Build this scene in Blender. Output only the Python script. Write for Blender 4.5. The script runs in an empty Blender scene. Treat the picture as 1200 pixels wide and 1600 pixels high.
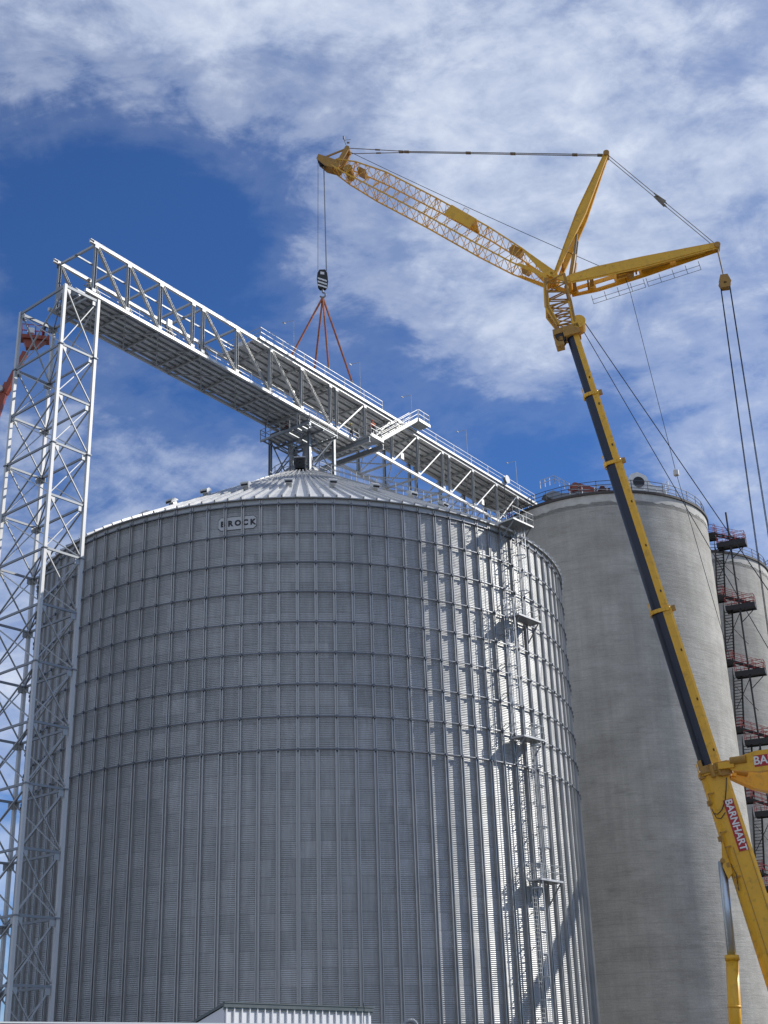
import bpy, math, random
from mathutils import Vector, Matrix
random.seed(7)
PI = math.pi
rad = math.radians
scene = bpy.context.scene
col = scene.collection

# ------------------------------------------------------------------ camera
cam = bpy.data.cameras.new('camera')
camo = bpy.data.objects.new('camera', cam)
col.objects.link(camo)
cam.sensor_fit = 'VERTICAL'; cam.sensor_height = 24.0; cam.sensor_width = 18.0
cam.lens = 24.0 * 2058.72 / 1600.0
cam.clip_start = 0.1; cam.clip_end = 6000
camo.matrix_world = Matrix.Rotation(rad(90 + 23.7028), 4, 'X') @ Matrix.Rotation(rad(-1.8943), 4, 'Z')
scene.camera = camo

# ------------------------------------------------------------------ light
SUN_AZ = rad(106)      # from -Y towards +X
SUN_EL = rad(34.5)
sdir = Vector((math.sin(SUN_AZ) * math.cos(SUN_EL), -math.cos(SUN_AZ) * math.cos(SUN_EL), math.sin(SUN_EL)))
sl = bpy.data.lights.new('sun', 'SUN'); sl.energy = 4.3; sl.angle = rad(0.53); sl.color = (1.0, 0.95, 0.87)
slo = bpy.data.objects.new('sun', sl); col.objects.link(slo)
slo.rotation_euler = sdir.to_track_quat('Z', 'Y').to_euler()
slo.location = (60, 20, 80)

scene.view_settings.view_transform = 'Standard'
scene.view_settings.look = 'None'
scene.view_settings.gamma = 1.0
scene.view_settings.exposure = 0.0
scene.cycles.max_bounces = 6

# ------------------------------------------------------------------ world
world = bpy.data.worlds.new('World'); scene.world = world; world.use_nodes = True
wt = world.node_tree; wt.nodes.clear()
class NT:
    def __init__(s, t): s.t = t
    def n(s, typ, **kw):
        nd = s.t.nodes.new(typ)
        for k, v in kw.items():
            if k.startswith('i_'):
                key = k[2:]
                key = int(key) if key.isdigit() else key.replace('_', ' ')
                nd.inputs[key].default_value = v
            else: setattr(nd, k, v)
        return nd
    def l(s, a, b): s.t.links.new(a, b)
    def math(s, op, a, b=None, c=None, clamp=False):
        nd = s.t.nodes.new('ShaderNodeMath'); nd.operation = op; nd.use_clamp = clamp
        for i, v in enumerate((a, b, c)):
            if v is None: continue
            if isinstance(v, (int, float)): nd.inputs[i].default_value = v
            else: s.l(v, nd.inputs[i])
        return nd.outputs[0]
    def mix(s, f, a, b, typ='RGBA', blend='MIX'):
        nd = s.t.nodes.new('ShaderNodeMix'); nd.data_type = typ
        if typ == 'RGBA': nd.blend_type = blend
        ia, ib, o = {'RGBA': (6, 7, 2), 'FLOAT': (2, 3, 0)}[typ]
        for i, v in ((0, f), (ia, a), (ib, b)):
            if isinstance(v, (int, float)): nd.inputs[i].default_value = v
            elif isinstance(v, tuple): nd.inputs[i].default_value = v if len(v) == 4 else (*v, 1)
            else: s.l(v, nd.inputs[i])
        return nd.outputs[o]
    def ramp(s, v, stops, interp='LINEAR'):
        nd = s.t.nodes.new('ShaderNodeValToRGB'); cr = nd.color_ramp; cr.interpolation = interp
        while len(cr.elements) < len(stops): cr.elements.new(0.5)
        for e, (p, c) in zip(cr.elements, stops):
            e.position = p
            e.color = (c, c, c, 1) if isinstance(c, (int, float)) else (*c, 1)
        s.l(v, nd.inputs[0]); return nd.outputs[0]
W_ = NT(wt)
tc = W_.n('ShaderNodeTexCoord')
sky = W_.n('ShaderNodeTexSky', sky_type='NISHITA', sun_disc=False, sun_elevation=SUN_EL,
           sun_rotation=math.atan2(sdir.x, sdir.y), altitude=600.0, air_density=1.0, dust_density=0.35, ozone_density=2.2)
mp = W_.n('ShaderNodeMapping'); mp.inputs['Rotation'].default_value = (0.2, 0.35, 0.55); mp.inputs['Scale'].default_value = (1.0, 1.25, 2.0)
W_.l(tc.outputs['Generated'], mp.inputs['Vector'])
mp2 = W_.n('ShaderNodeMapping'); mp2.inputs['Rotation'].default_value = (0.5, -0.4, 0.9); mp2.inputs['Scale'].default_value = (1.0, 3.2, 1.4)
W_.l(tc.outputs['Generated'], mp2.inputs['Vector'])
n1 = W_.n('ShaderNodeTexNoise', i_Scale=2.6, i_Detail=10.0, i_Roughness=0.55, i_Distortion=0.3)
n2 = W_.n('ShaderNodeTexNoise', i_Scale=10.0, i_Detail=12.0, i_Roughness=0.62, i_Distortion=0.5)
n3 = W_.n('ShaderNodeTexNoise', i_Scale=7.0, i_Detail=12.0, i_Roughness=0.66, i_Distortion=0.9)
n4 = W_.n('ShaderNodeTexNoise', i_Scale=24.0, i_Detail=10.0, i_Roughness=0.6, i_Distortion=0.2); W_.l(mp.outputs[0], n4.inputs['Vector'])
W_.l(mp.outputs[0], n1.inputs['Vector']); W_.l(mp.outputs[0], n2.inputs['Vector']); W_.l(mp2.outputs[0], n3.inputs['Vector'])
# cloud banks and clear patches: (direction, angular radius, weight)
SKYB = [
    ((-0.1826, 0.7806, 0.5977), 0.153, -0.44),
    ((-0.2431, 0.7929, 0.5587), 0.120, -0.25),
    ((-0.1195, 0.7951, 0.5946), 0.080, -0.20),
    ((-0.1472, 0.7174, 0.6809), 0.194, 0.40),
    ((0.1249, 0.7573, 0.6410), 0.259, 0.36),
    ((0.0536, 0.8298, 0.5555), 0.158, 0.28),
    ((0.2292, 0.8121, 0.5366), 0.196, 0.36),
    ((0.0041, 0.8593, 0.5114), 0.072, -0.30),
    ((-0.1262, 0.8634, 0.4884), 0.110, -0.16),
    ((0.0603, 0.8856, 0.4606), 0.073, -0.10),
    ((0.1136, 0.8686, 0.4823), 0.062, 0.26),
    ((-0.0913, 0.8479, 0.5222), 0.067, -0.12),
    ((0.1216, 0.8955, 0.4282), 0.096, -0.24),
    ((-0.1427, 0.8881, 0.4370), 0.072, 0.07),
    ((0.2585, 0.8804, 0.3977), 0.122, 0.28),
    ((-0.0032, 0.9502, 0.3116), 0.338, -0.15),
    ((-0.2815, 0.9226, 0.2638), 0.231, 0.10),
    ((-0.0071, 0.7254, 0.6883), 0.091, 0.08),
    ((-0.2500, -0.8300, 0.5000), 1.500, 0.50),  # this and the next: unseen cloud added outside the view to lift fill
    ((-0.9000, 0.0000, 0.3500), 0.900, 0.30),
]
acc = W_.math('MULTIPLY', n1.outputs[0], 1.15)
acc = W_.math('ADD', acc, W_.math('ADD', W_.math('ADD', W_.math('MULTIPLY', n2.outputs[0], 0.62), W_.math('MULTIPLY', n4.outputs[0], 0.34)), W_.math('MULTIPLY', n3.outputs[0], 0.46)))
acc = W_.math('ADD', acc, -0.93)
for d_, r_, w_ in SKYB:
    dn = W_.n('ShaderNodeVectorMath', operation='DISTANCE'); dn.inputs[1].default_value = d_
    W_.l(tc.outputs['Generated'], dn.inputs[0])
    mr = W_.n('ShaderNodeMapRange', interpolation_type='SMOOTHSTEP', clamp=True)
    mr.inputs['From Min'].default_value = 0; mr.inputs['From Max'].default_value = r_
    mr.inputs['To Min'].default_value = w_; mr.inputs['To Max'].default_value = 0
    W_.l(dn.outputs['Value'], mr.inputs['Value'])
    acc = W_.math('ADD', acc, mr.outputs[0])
dens = W_.ramp(acc, [(0.0, 0.0), (0.26, 0.10), (0.50, 0.50), (0.78, 0.88), (1.0, 0.98)], 'EASE')
cloudc = W_.ramp(W_.math('MULTIPLY', W_.math('ADD', n2.outputs[0], n4.outputs[0]), 0.5), [(0.36, (4.4, 5.5, 8.0)), (0.64, (8.7, 9.5, 11.1))])
skyc = W_.mix(1.0, sky.outputs[0], (0.52, 0.88, 1.42, 1), blend='MULTIPLY')
skym = W_.mix(dens, skyc, cloudc)
bg = W_.n('ShaderNodeBackground'); bg.inputs['Strength'].default_value = 0.085
W_.l(skym, bg.inputs['Color'])
wo = W_.n('ShaderNodeOutputWorld'); W_.l(bg.outputs[0], wo.inputs['Surface'])

# ------------------------------------------------------------------ materials
def mat(name, color, rough=0.6, metal=0.0, var=0.12, scale=3.0, bump=0.0, bscale=20.0, stretch=(1, 1, 1), spec=0.5, dirt=None):
    m = bpy.data.materials.new(name); m.use_nodes = True
    T = NT(m.node_tree); b = m.node_tree.nodes['Principled BSDF']
    tcn = T.n('ShaderNodeTexCoord'); mpn = T.n('ShaderNodeMapping'); mpn.inputs['Scale'].default_value = stretch
    T.l(tcn.outputs['Object'], mpn.inputs['Vector'])
    nz = T.n('ShaderNodeTexNoise', i_Scale=scale, i_Detail=6.0, i_Roughness=0.6); T.l(mpn.outputs[0], nz.inputs['Vector'])
    v = T.ramp(nz.outputs[0], [(0.25, 1 - var * 1.5), (0.75, 1 + var)])
    c = T.mix(1.0, (*color, 1), v, blend='MULTIPLY')
    if dirt:
        nd = T.n('ShaderNodeTexNoise', i_Scale=dirt[1], i_Detail=8.0, i_Roughness=0.7); T.l(mpn.outputs[0], nd.inputs['Vector'])
        f = T.ramp(nd.outputs[0], [(0.52, 0.0), (0.72, dirt[2])])
        c = T.mix(f, c, (*dirt[0], 1))
    T.l(c, b.inputs['Base Color'])
    rr = T.ramp(nz.outputs[0], [(0.2, max(rough - 0.1, 0.05)), (0.8, min(rough + 0.12, 1))]); T.l(rr, b.inputs['Roughness'])
    b.inputs['Metallic'].default_value = metal
    b.inputs['Specular IOR Level'].default_value = spec
    if bump:
        nb = T.n('ShaderNodeTexNoise', i_Scale=bscale, i_Detail=4.0); T.l(mpn.outputs[0], nb.inputs['Vector'])
        bn = T.n('ShaderNodeBump', i_Strength=bump, i_Distance=0.05); T.l(nb.outputs[0], bn.inputs['Height']); T.l(bn.outputs[0], b.inputs['Normal'])
    return m
M = {}
M['galv'] = mat('galvanised_steel', (0.40, 0.41, 0.41), 0.42, 0.35, 0.10, 1.5)
M['stiff'] = mat('stiffener_steel', (0.43, 0.43, 0.42), 0.38, 0.65, 0.10, 0.6)
M['windring'] = mat('wind_ring_steel', (0.16, 0.17, 0.19), 0.5, 0.7, 0.10, 0.6)
M['galv_light'] = mat('bright_galvanised', (0.54, 0.545, 0.54), 0.45, 0.2, 0.07, 1.2)
M['galv_dull_shade'] = mat('dull_shaded_galvanised', (0.26, 0.28, 0.30), 0.5, 0.4, 0.10, 1.5)  # duller parts; on posts and landings the dark tone paints in shade
M['grating'] = mat('floor_panel', (0.72, 0.72, 0.71), 0.5, 0.25, 0.12, 0.8, dirt=((0.25, 0.25, 0.25), 0.5, 0.5))
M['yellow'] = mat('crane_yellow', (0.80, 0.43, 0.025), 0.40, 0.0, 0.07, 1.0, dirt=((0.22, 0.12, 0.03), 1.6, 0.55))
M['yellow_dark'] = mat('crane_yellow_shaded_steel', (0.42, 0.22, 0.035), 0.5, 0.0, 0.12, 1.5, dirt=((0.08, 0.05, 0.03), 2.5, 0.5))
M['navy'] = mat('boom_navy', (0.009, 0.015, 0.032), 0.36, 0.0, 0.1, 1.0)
M['rope'] = mat('wire_rope', (0.035, 0.036, 0.04), 0.5, 0.5, 0.1, 5)
M['pendant'] = mat('pendant_steel', (0.22, 0.18, 0.13), 0.5, 0.4, 0.1, 5)
M['black'] = mat('black_paint', (0.014, 0.014, 0.016), 0.5, 0.0, 0.2, 4)
M['blacksteel'] = mat('dark_stair_steel', (0.028, 0.028, 0.032), 0.55, 0.2, 0.2, 3)
M['white'] = mat('white_paint', (0.78, 0.78, 0.76), 0.5, 0.0, 0.05, 2)
M['red'] = mat('red_rail_paint', (0.34, 0.03, 0.035), 0.5, 0.0, 0.15, 3)
M['redsign'] = mat('sign_red', (0.42, 0.02, 0.025), 0.45, 0.0, 0.03, 2)
M['orange'] = mat('lift_orange', (0.30, 0.06, 0.03), 0.45, 0.0, 0.15, 2)
M['sling'] = mat('sling_orange', (0.40, 0.13, 0.06), 0.75, 0.0, 0.3, 6, stretch=(1, 1, .5))
M['chrome'] = mat('cylinder_chrome', (0.50, 0.56, 0.62), 0.36, 0.95, 0.05, 2)
M['rubber'] = mat('tyre_rubber', (0.02, 0.02, 0.02), 0.85, 0.0, 0.2, 6)
M['railgrey'] = mat('silo_rail', (0.10, 0.12, 0.15), 0.5, 0.3, 0.1, 4)
M['trim'] = mat('grey_green_trim', (0.12, 0.135, 0.13), 0.35, 0.3, 0.08, 1)
M['cladding'] = mat('white_cladding', (0.74, 0.75, 0.76), 0.45, 0.0, 0.04, 1)
M['darkbox'] = mat('plum_trailer', (0.05, 0.03, 0.04), 0.5, 0.0, 0.15, 1)
M['hivis'] = mat('orange_shirt', (0.55, 0.12, 0.05), 0.8, 0.0, 0.1, 8)
M['darkcloth'] = mat('dark_workwear', (0.03, 0.035, 0.05), 0.85, 0.0, 0.2, 8)
M['greycloth'] = mat('grey_vest', (0.30, 0.30, 0.27), 0.85, 0.0, 0.2, 8)
M['redcloth'] = mat('dark_red_jacket', (0.13, 0.04, 0.035), 0.85, 0.0, 0.2, 8)
M['skin'] = mat('skin', (0.42, 0.25, 0.18), 0.6, 0.0, 0.05, 8)
M['helmet'] = mat('yellow_helmet', (0.75, 0.62, 0.12), 0.35, 0.0, 0.03, 4)
M['whitehelmet'] = mat('white_helmet', (0.8, 0.8, 0.78), 0.35, 0.0, 0.03, 4)
M['ground'] = mat('gravel_ground', (0.15, 0.14, 0.12), 0.95, 0.0, 0.25, 0.4, bump=0.4, bscale=6)
M['road'] = mat('asphalt', (0.055, 0.055, 0.057), 0.9, 0.0, 0.2, 0.5)
M['roof'] = mat('roof_galvanised', (0.76, 0.76, 0.74), 0.42, 0.12, 0.06, 0.7)
M['rib'] = mat('roof_rib_steel', (0.46, 0.47, 0.48), 0.42, 0.3, 0.06, 0.7)

def bin_wall_mat():
    m = bpy.data.materials.new('corrugated_bin_steel'); m.use_nodes = True
    T = NT(m.node_tree); b = m.node_tree.nodes['Principled BSDF']
    tcn = T.n('ShaderNodeTexCoord'); sp = T.n('ShaderNodeSeparateXYZ'); T.l(tcn.outputs['Object'], sp.inputs[0])
    th = T.math('ARCTAN2', sp.outputs[1], sp.outputs[0])
    tier = T.math('FLOOR', T.math('MULTIPLY', T.math('ADD', sp.outputs[2], 0.25), 1 / 1.2015))
    odd = T.math('MULTIPLY', T.math('MODULO', tier, 2.0), 0.5)
    sheet = T.math('FLOOR', T.math('ADD', T.math('MULTIPLY', th, 54 / (2 * PI)), T.math('ADD', odd, 0.25)))
    cv = T.n('ShaderNodeCombineXYZ'); T.l(sheet, cv.inputs[0]); T.l(tier, cv.inputs[1])
    wn = T.n('ShaderNodeTexWhiteNoise', noise_dimensions='3D'); T.l(cv.outputs[0], wn.inputs['Vector'])
    nz = T.n('ShaderNodeTexNoise', i_Scale=0.5, i_Detail=8.0, i_Roughness=0.65); T.l(tcn.outputs['Object'], nz.inputs['Vector'])
    mpn = T.n('ShaderNodeMapping'); mpn.inputs['Scale'].default_value = (3, 3, 0.35); T.l(tcn.outputs['Object'], mpn.inputs['Vector'])
    nz2 = T.n('ShaderNodeTexNoise', i_Scale=1.4, i_Detail=6.0, i_Roughness=0.6); T.l(mpn.outputs[0], nz2.inputs['Vector'])
    base = T.mix(wn.outputs[0], (0.375, 0.385, 0.385, 1), (0.46, 0.468, 0.468, 1))
    v = T.ramp(nz.outputs[0], [(0.3, 0.86), (0.7, 1.10)]); base = T.mix(1.0, base, v, blend='MULTIPLY')
    v2 = T.ramp(nz2.outputs[0], [(0.3, 0.88), (0.72, 1.10)]); base = T.mix(1.0, base, v2, blend='MULTIPLY')
    # lap seam between tiers
    fr = T.math('FRACT', T.math('MULTIPLY', T.math('ADD', sp.outputs[2], 0.25), 1 / 1.2015))
    seam = T.math('LESS_THAN', fr, 0.035)
    base = T.mix(T.math('MULTIPLY', seam, 0.45), base, (0.16, 0.165, 0.17, 1))
    T.l(base, b.inputs['Base Color'])
    b.inputs['Metallic'].default_value = 0.62
    rr = T.ramp(nz.outputs[0], [(0.3, 0.46), (0.7, 0.58)]); T.l(rr, b.inputs['Roughness'])
    w = T.math('SINE', T.math('MULTIPLY', sp.outputs[2], 2 * PI / 0.1335))
    bn = T.n('ShaderNodeBump', i_Strength=0.9, i_Distance=0.016); T.l(w, bn.inputs['Height'])
    nb = T.n('ShaderNodeTexNoise', i_Scale=1.3, i_Detail=3.0); T.l(tcn.outputs['Object'], nb.inputs['Vector'])
    bn2 = T.n('ShaderNodeBump', i_Strength=0.5, i_Distance=0.05); T.l(nb.outputs[0], bn2.inputs['Height'])
    T.l(bn.outputs[0], bn2.inputs['Normal'])
    T.l(bn2.outputs[0], b.inputs['Normal'])
    return m
M['binwall'] = bin_wall_mat()

def concrete_mat():
    m = bpy.data.materials.new('slipform_concrete'); m.use_nodes = True
    T = NT(m.node_tree); b = m.node_tree.nodes['Principled BSDF']
    tcn = T.n('ShaderNodeTexCoord')
    def nzm(scale, st, det=7.0, ro=0.6):
        mpn = T.n('ShaderNodeMapping'); mpn.inputs['Scale'].default_value = st; T.l(tcn.outputs['Object'], mpn.inputs['Vector'])
        n = T.n('ShaderNodeTexNoise', i_Scale=scale, i_Detail=det, i_Roughness=ro); T.l(mpn.outputs[0], n.inputs['Vector']); return n.outputs[0]
    a = nzm(0.35, (0.8, 0.8, 1.5), 9, 0.62); bb = nzm(3.0, (0.22, 0.22, 2.2)); cc = nzm(0.9, (1.6, 1.6, 0.07)); dd = nzm(7.0, (1, 1, 1), 8, 0.7); ee = nzm(0.12, (1, 1, 1.6), 6)
    base = T.ramp(a, [(0.28, (0.37, 0.355, 0.315)), (0.72, (0.51, 0.495, 0.45))])
    for t_, lo, hi in ((bb, 0.92, 1.05), (cc, 0.90, 1.06), (dd, 0.86, 1.10), (ee, 0.86, 1.10)):
        base = T.mix(1.0, base, T.ramp(t_, [(0.3, lo), (0.7, hi)]), blend='MULTIPLY')
    st = T.ramp(nzm(0.45, (0.6, 0.6, 2.6), 10, 0.75), [(0.56, 0.0), (0.70, 0.5)])
    base = T.mix(st, base, (0.20, 0.195, 0.175, 1))
    # rain streaks and lift joints
    sk = T.ramp(nzm(1.6, (2.2, 2.2, 0.10), 8, 0.7), [(0.60, 0.0), (0.74, 0.35)])
    base = T.mix(sk, base, (0.22, 0.215, 0.20, 1))
    sp0 = T.n('ShaderNodeSeparateXYZ'); T.l(tcn.outputs['Object'], sp0.inputs[0])
    fr = T.math('FRACT', T.math('ADD', T.math('MULTIPLY', sp0.outputs[2], 1 / 1.22), T.math('MULTIPLY', ee, 0.25)))
    jl = T.math('MULTIPLY', T.math('LESS_THAN', fr, 0.05), T.ramp(dd, [(0.38, 0.0), (0.66, 0.55)]))
    base = T.mix(jl, base, (0.22, 0.215, 0.20, 1))
    T.l(base, b.inputs['Base Color']); b.inputs['Roughness'].default_value = 0.9
    sp = T.n('ShaderNodeSeparateXYZ'); T.l(tcn.outputs['Object'], sp.inputs[0])
    w = T.math('SINE', T.math('MULTIPLY', sp.outputs[2], 2 * PI / 1.2))
    w = T.math('POWER', T.math('ABSOLUTE', w), 0.2)
    h = T.math('ADD', T.math('MULTIPLY', w, 0.25), T.math('ADD', bb, dd))
    bn = T.n('ShaderNodeBump', i_Strength=0.45, i_Distance=0.08); T.l(h, bn.inputs['Height']); T.l(bn.outputs[0], b.inputs['Normal'])
    return m
M['concrete'] = concrete_mat()
M['repair'] = mat('pale_render_band', (0.55, 0.54, 0.50), 0.9, 0.0, 0.15, 1.0)
M['capdark'] = mat('dark_roof_edge', (0.07, 0.06, 0.055), 0.7, 0.0, 0.2, 1.0)

# ------------------------------------------------------------------ mesh helpers
class MB:
    def __init__(s): s.v = []; s.f = []; s.m = []
    def add(s, vs, fs, mi=0):
        o = len(s.v); s.v += [Vector(p) for p in vs]
        for f in fs: s.f.append([i + o for i in f]); s.m.append(mi)
        return s
    def box(s, c, d, ax=None, mi=0):
        X, Y, Z = ax or (Vector((1, 0, 0)), Vector((0, 1, 0)), Vector((0, 0, 1)))
        c = Vector(c); vs = [c + X * (d[0] * i) + Y * (d[1] * j) + Z * (d[2] * k) for k in (-.5, .5) for j in (-.5, .5) for i in (-.5, .5)]
        return s.add(vs, [(0, 2, 3, 1), (4, 5, 7, 6), (0, 1, 5, 4), (1, 3, 7, 5), (3, 2, 6, 7), (2, 0, 4, 6)], mi)
    def beam(s, a, b, w, h, up=(0, 0, 1), mi=0, w2=None, h2=None):
        a = Vector(a); b = Vector(b); x = (b - a).normalized(); up = Vector(up)
        if abs(x.dot(up)) > 0.97: up = Vector((1, 0, 0)) if abs(x.x) < .9 else Vector((0, 1, 0))
        y = up.cross(x).normalized(); z = x.cross(y)
        w2 = w if w2 is None else w2; h2 = h if h2 is None else h2
        vs = []
        for p, ww, hh in ((a, w, h), (b, w2, h2)):
            for i, j in ((-.5, -.5), (.5, -.5), (.5, .5), (-.5, .5)): vs.append(p + y * ww * i + z * hh * j)
        return s.add(vs, [(0, 3, 2, 1), (4, 5, 6, 7), (0, 1, 5, 4), (1, 2, 6, 5), (2, 3, 7, 6), (3, 0, 4, 7)], mi)
    def ibeam(s, a, b, w, h, up=(0, 0, 1), t=0.05, mi=0):
        a = Vector(a); b = Vector(b); x = (b - a).normalized(); up = Vector(up)
        if abs(x.dot(up)) > 0.97: up = Vector((1, 0, 0)) if abs(x.x) < .9 else Vector((0, 1, 0))
        y = up.cross(x).normalized(); z = x.cross(y)
        s.beam(a + z * (h / 2 - t / 2), b + z * (h / 2 - t / 2), w, t, z, mi)
        s.beam(a - z * (h / 2 - t / 2), b - z * (h / 2 - t / 2), w, t, z, mi)
        s.beam(a, b, t, h - 2 * t - .002, z, mi); return s
    def tube(s, a, b, r, n=6, mi=0, r2=None, cap=True):
        a = Vector(a); b = Vector(b); x = (b - a).normalized()
        up = Vector((0, 0, 1)) if abs(x.z) < .9 else Vector((1, 0, 0))
        y = up.cross(x).normalized(); z = x.cross(y); r2 = r if r2 is None else r2
        vs = [p + (y * math.cos(2 * PI * i / n) + z * math.sin(2 * PI * i / n)) * rr for p, rr in ((a, r), (b, r2)) for i in range(n)]
        fs = [(i, (i + 1) % n, n + (i + 1) % n, n + i) for i in range(n)]
        if cap: fs += [tuple(range(n))[::-1], tuple(range(n, 2 * n))]
        return s.add(vs, fs, mi)
    def path(s, pts, r, n=6, mi=0):
        for a, b in zip(pts, pts[1:]): s.tube(a, b, r, n, mi)
        return s
    def lathe(s, c, prof, n=64, mi=0, a0=0, a1=2 * PI):
        full = abs(a1 - a0 - 2 * PI) < 1e-6; k = n if full else n + 1
        vs = [(c[0] + r * math.cos(a0 + (a1 - a0) * i / n), c[1] + r * math.sin(a0 + (a1 - a0) * i / n), c[2] + z) for r, z in prof for i in range(k)]
        fs = []
        for j in range(len(prof) - 1):
            for i in range(n):
                i2 = (i + 1) % k
                fs.append((j * k + i, j * k + i2, (j + 1) * k + i2, (j + 1) * k + i))
        return s.add(vs, fs, mi)
    def prism(s, poly, off, mi=0):
        n = len(poly); p = [Vector(q) for q in poly]; off = Vector(off)
        return s.add(p + [q + off for q in p], [tuple(range(n))[::-1], tuple(range(n, 2 * n))] + [(i, (i + 1) % n, n + (i + 1) % n, n + i) for i in range(n)], mi)
    def build(s, name, mats, parent=None, smooth=False, label=None):
        me = bpy.data.meshes.new(name)
        org = parent_world(parent) if parent else Vector((0, 0, 0))
        me.from_pydata([tuple(v - org) for v in s.v], [], s.f)
        mats = mats if isinstance(mats, (list, tuple)) else [mats]
        for mm in mats: me.materials.append(mm)
        me.polygons.foreach_set('material_index', s.m)
        if smooth: me.polygons.foreach_set('use_smooth', [True] * len(me.polygons))
        me.validate(); me.update()
        o = bpy.data.objects.new(name, me); col.objects.link(o)
        if parent: o.parent = parent
        if label: o['label'] = label
        return o
def parent_world(p):
    w = Vector((0, 0, 0))
    while p: w += p.location; p = p.parent
    return w
def thing(name, loc, label, cat, group=None):
    o = bpy.data.objects.new(name, None); col.objects.link(o); o.location = loc; o.empty_display_size = .5
    o['label'] = label; o['category'] = cat
    if group: o['group'] = group
    return o
def tag(o, label, cat, group=None):
    o['label'] = label; o['category'] = cat
    if group: o['group'] = group
    return o
def railing(mb, pts, h=1.07, spacing=2.0, r=0.028, rails=(1.0, 0.55), toe=False):
    pts = [Vector(p) for p in pts]
    for a, b in zip(pts, pts[1:]):
        L = (b - a).length; n = max(1, round(L / spacing))
        for i in range(n + 1):
            p = a.lerp(b, i / n); mb.tube(p, p + Vector((0, 0, h)), r * 1.1, 5)
        for k in rails: mb.tube(a + Vector((0, 0, h * k)), b + Vector((0, 0, h * k)), r, 5)
    return mb
def text_mesh(txt, size, off=0.0, ext=0.01):
    cu = bpy.data.curves.new('lettering', 'FONT'); cu.body = txt; cu.size = size; cu.offset = off; cu.extrude = ext
    cu.align_x = 'CENTER'; cu.align_y = 'CENTER'; cu.resolution_u = 3
    o = bpy.data.objects.new('tmp', cu); col.objects.link(o)
    dg = bpy.context.evaluated_depsgraph_get(); me = bpy.data.meshes.new_from_object(o.evaluated_get(dg))
    bpy.data.objects.remove(o); bpy.data.curves.remove(cu); return me
def text_part(txt, size, origin, X, Y, m, parent, name='lettering', off=0.0, sx=1.0, shear=0):
    me = text_mesh(txt, size, off); X = Vector(X).normalized(); Y = Vector(Y).normalized(); Z = X.cross(Y)
    o0 = Vector(origin) - (parent_world(parent) if parent else Vector())
    for v in me.vertices:
        c = v.co.copy(); v.co = o0 + X * c.x * sx + Y * c.y + Z * c.z
    me.materials.clear(); me.materials.append(m)
    o = bpy.data.objects.new(name, me); col.objects.link(o)
    if parent: o.parent = parent
    return o
Z1 = Vector((0, 0, 1))
GZ = -1.7     # ground height (camera is 1.7 m above it)

# ------------------------------------------------------------------ ground
g = MB(); N = 24; S = 3000
g.add([(-S, -S, GZ), (S, -S, GZ), (S, S, GZ), (-S, S, GZ)], [(0, 1, 2, 3)])
go = g.build('ground', M['ground']); go['kind'] = 'structure'
g = MB(); g.add([(-200, 36, GZ + .004), (200, 36, GZ + .004), (200, 50, GZ + .004), (-200, 50, GZ + .004)], [(0, 1, 2, 3)])
go = g.build('road', M['road']); go['kind'] = 'structure'

# ------------------------------------------------------------------ the big bin
BX, BY, R, EZ = -7.92, 117.03, 24.0, 42.27
NS = 108
C2 = Vector((BX, BY, 0))
TAN = math.tan(rad(30))
RINGZ = [41.75, 39.29, 36.88, 34.5, 32.12, 29.74, 27.32, 24.92, 22.5]
PH0 = -PI / 2 - 0.008
def jang(j): return PH0 + j * 2 * PI / NS
def onbin(j, r, z):
    a = jang(j); return Vector((BX + r * math.cos(a), BY + r * math.sin(a), z))
bin_ = thing('grain_bin', (BX, BY, GZ), 'huge round corrugated galvanised steel grain bin with conical ribbed roof', 'grain bin')
w = MB(); w.lathe((BX, BY, 0), [(R, GZ), (R, EZ)], 432); w.build('wall', M['binwall'], bin_, True)
# eave band + roof
w = MB(); w.lathe((BX, BY, 0), [(R + .05, EZ - .5), (R + .07, EZ - .02), (R + .30, EZ - .06), (R + .30, EZ + .02)], 288)
w.build('eave_band', M['galv'], bin_)
rf = MB(); rf.lathe((BX, BY, EZ), [(R + .30, .02), (6.0, (R + .3 - 6.0) * TAN + .02)], 144)
rf.lathe((BX, BY, EZ), [(6.15, (R + .3 - 6.15) * TAN + .10), (1.6, (R + .3 - 1.6) * TAN + .10)], 72)
rf.lathe((BX, BY, EZ), [(6.15, (R + .3 - 6.15) * TAN + .02), (6.15, (R + .3 - 6.15) * TAN + .10)], 72)
roof = rf.build('roof', M['roof'], bin_)
rb = MB()
def rz(r): return EZ + (R + .3 - r) * TAN
for i in range(144):
    a = jang(0) + (i + .25) * 2 * PI / 144; c, s_ = math.cos(a), math.sin(a)
    nrm = Vector((c * math.sin(rad(30)), s_ * math.sin(rad(30)), math.cos(rad(30))))
    A = Vector((BX + (R + .34) * c, BY + (R + .34) * s_, rz(R + .34))) + nrm * .07
    B = Vector((BX + 6.1 * c, BY + 6.1 * s_, rz(6.1))) + nrm * .07
    rb.beam(A, B, .12, .24, nrm)
    if i % 2 == 0:
        A = Vector((BX + 6.2 * c, BY + 6.2 * s_, rz(6.2))) + nrm * .15; B = Vector((BX + 1.7 * c, BY + 1.7 * s_, rz(1.7))) + nrm * .15
        rb.beam(A, B, .11, .22, nrm)
ribs = rb.build('roof_ribs', M['rib'], bin_)
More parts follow.
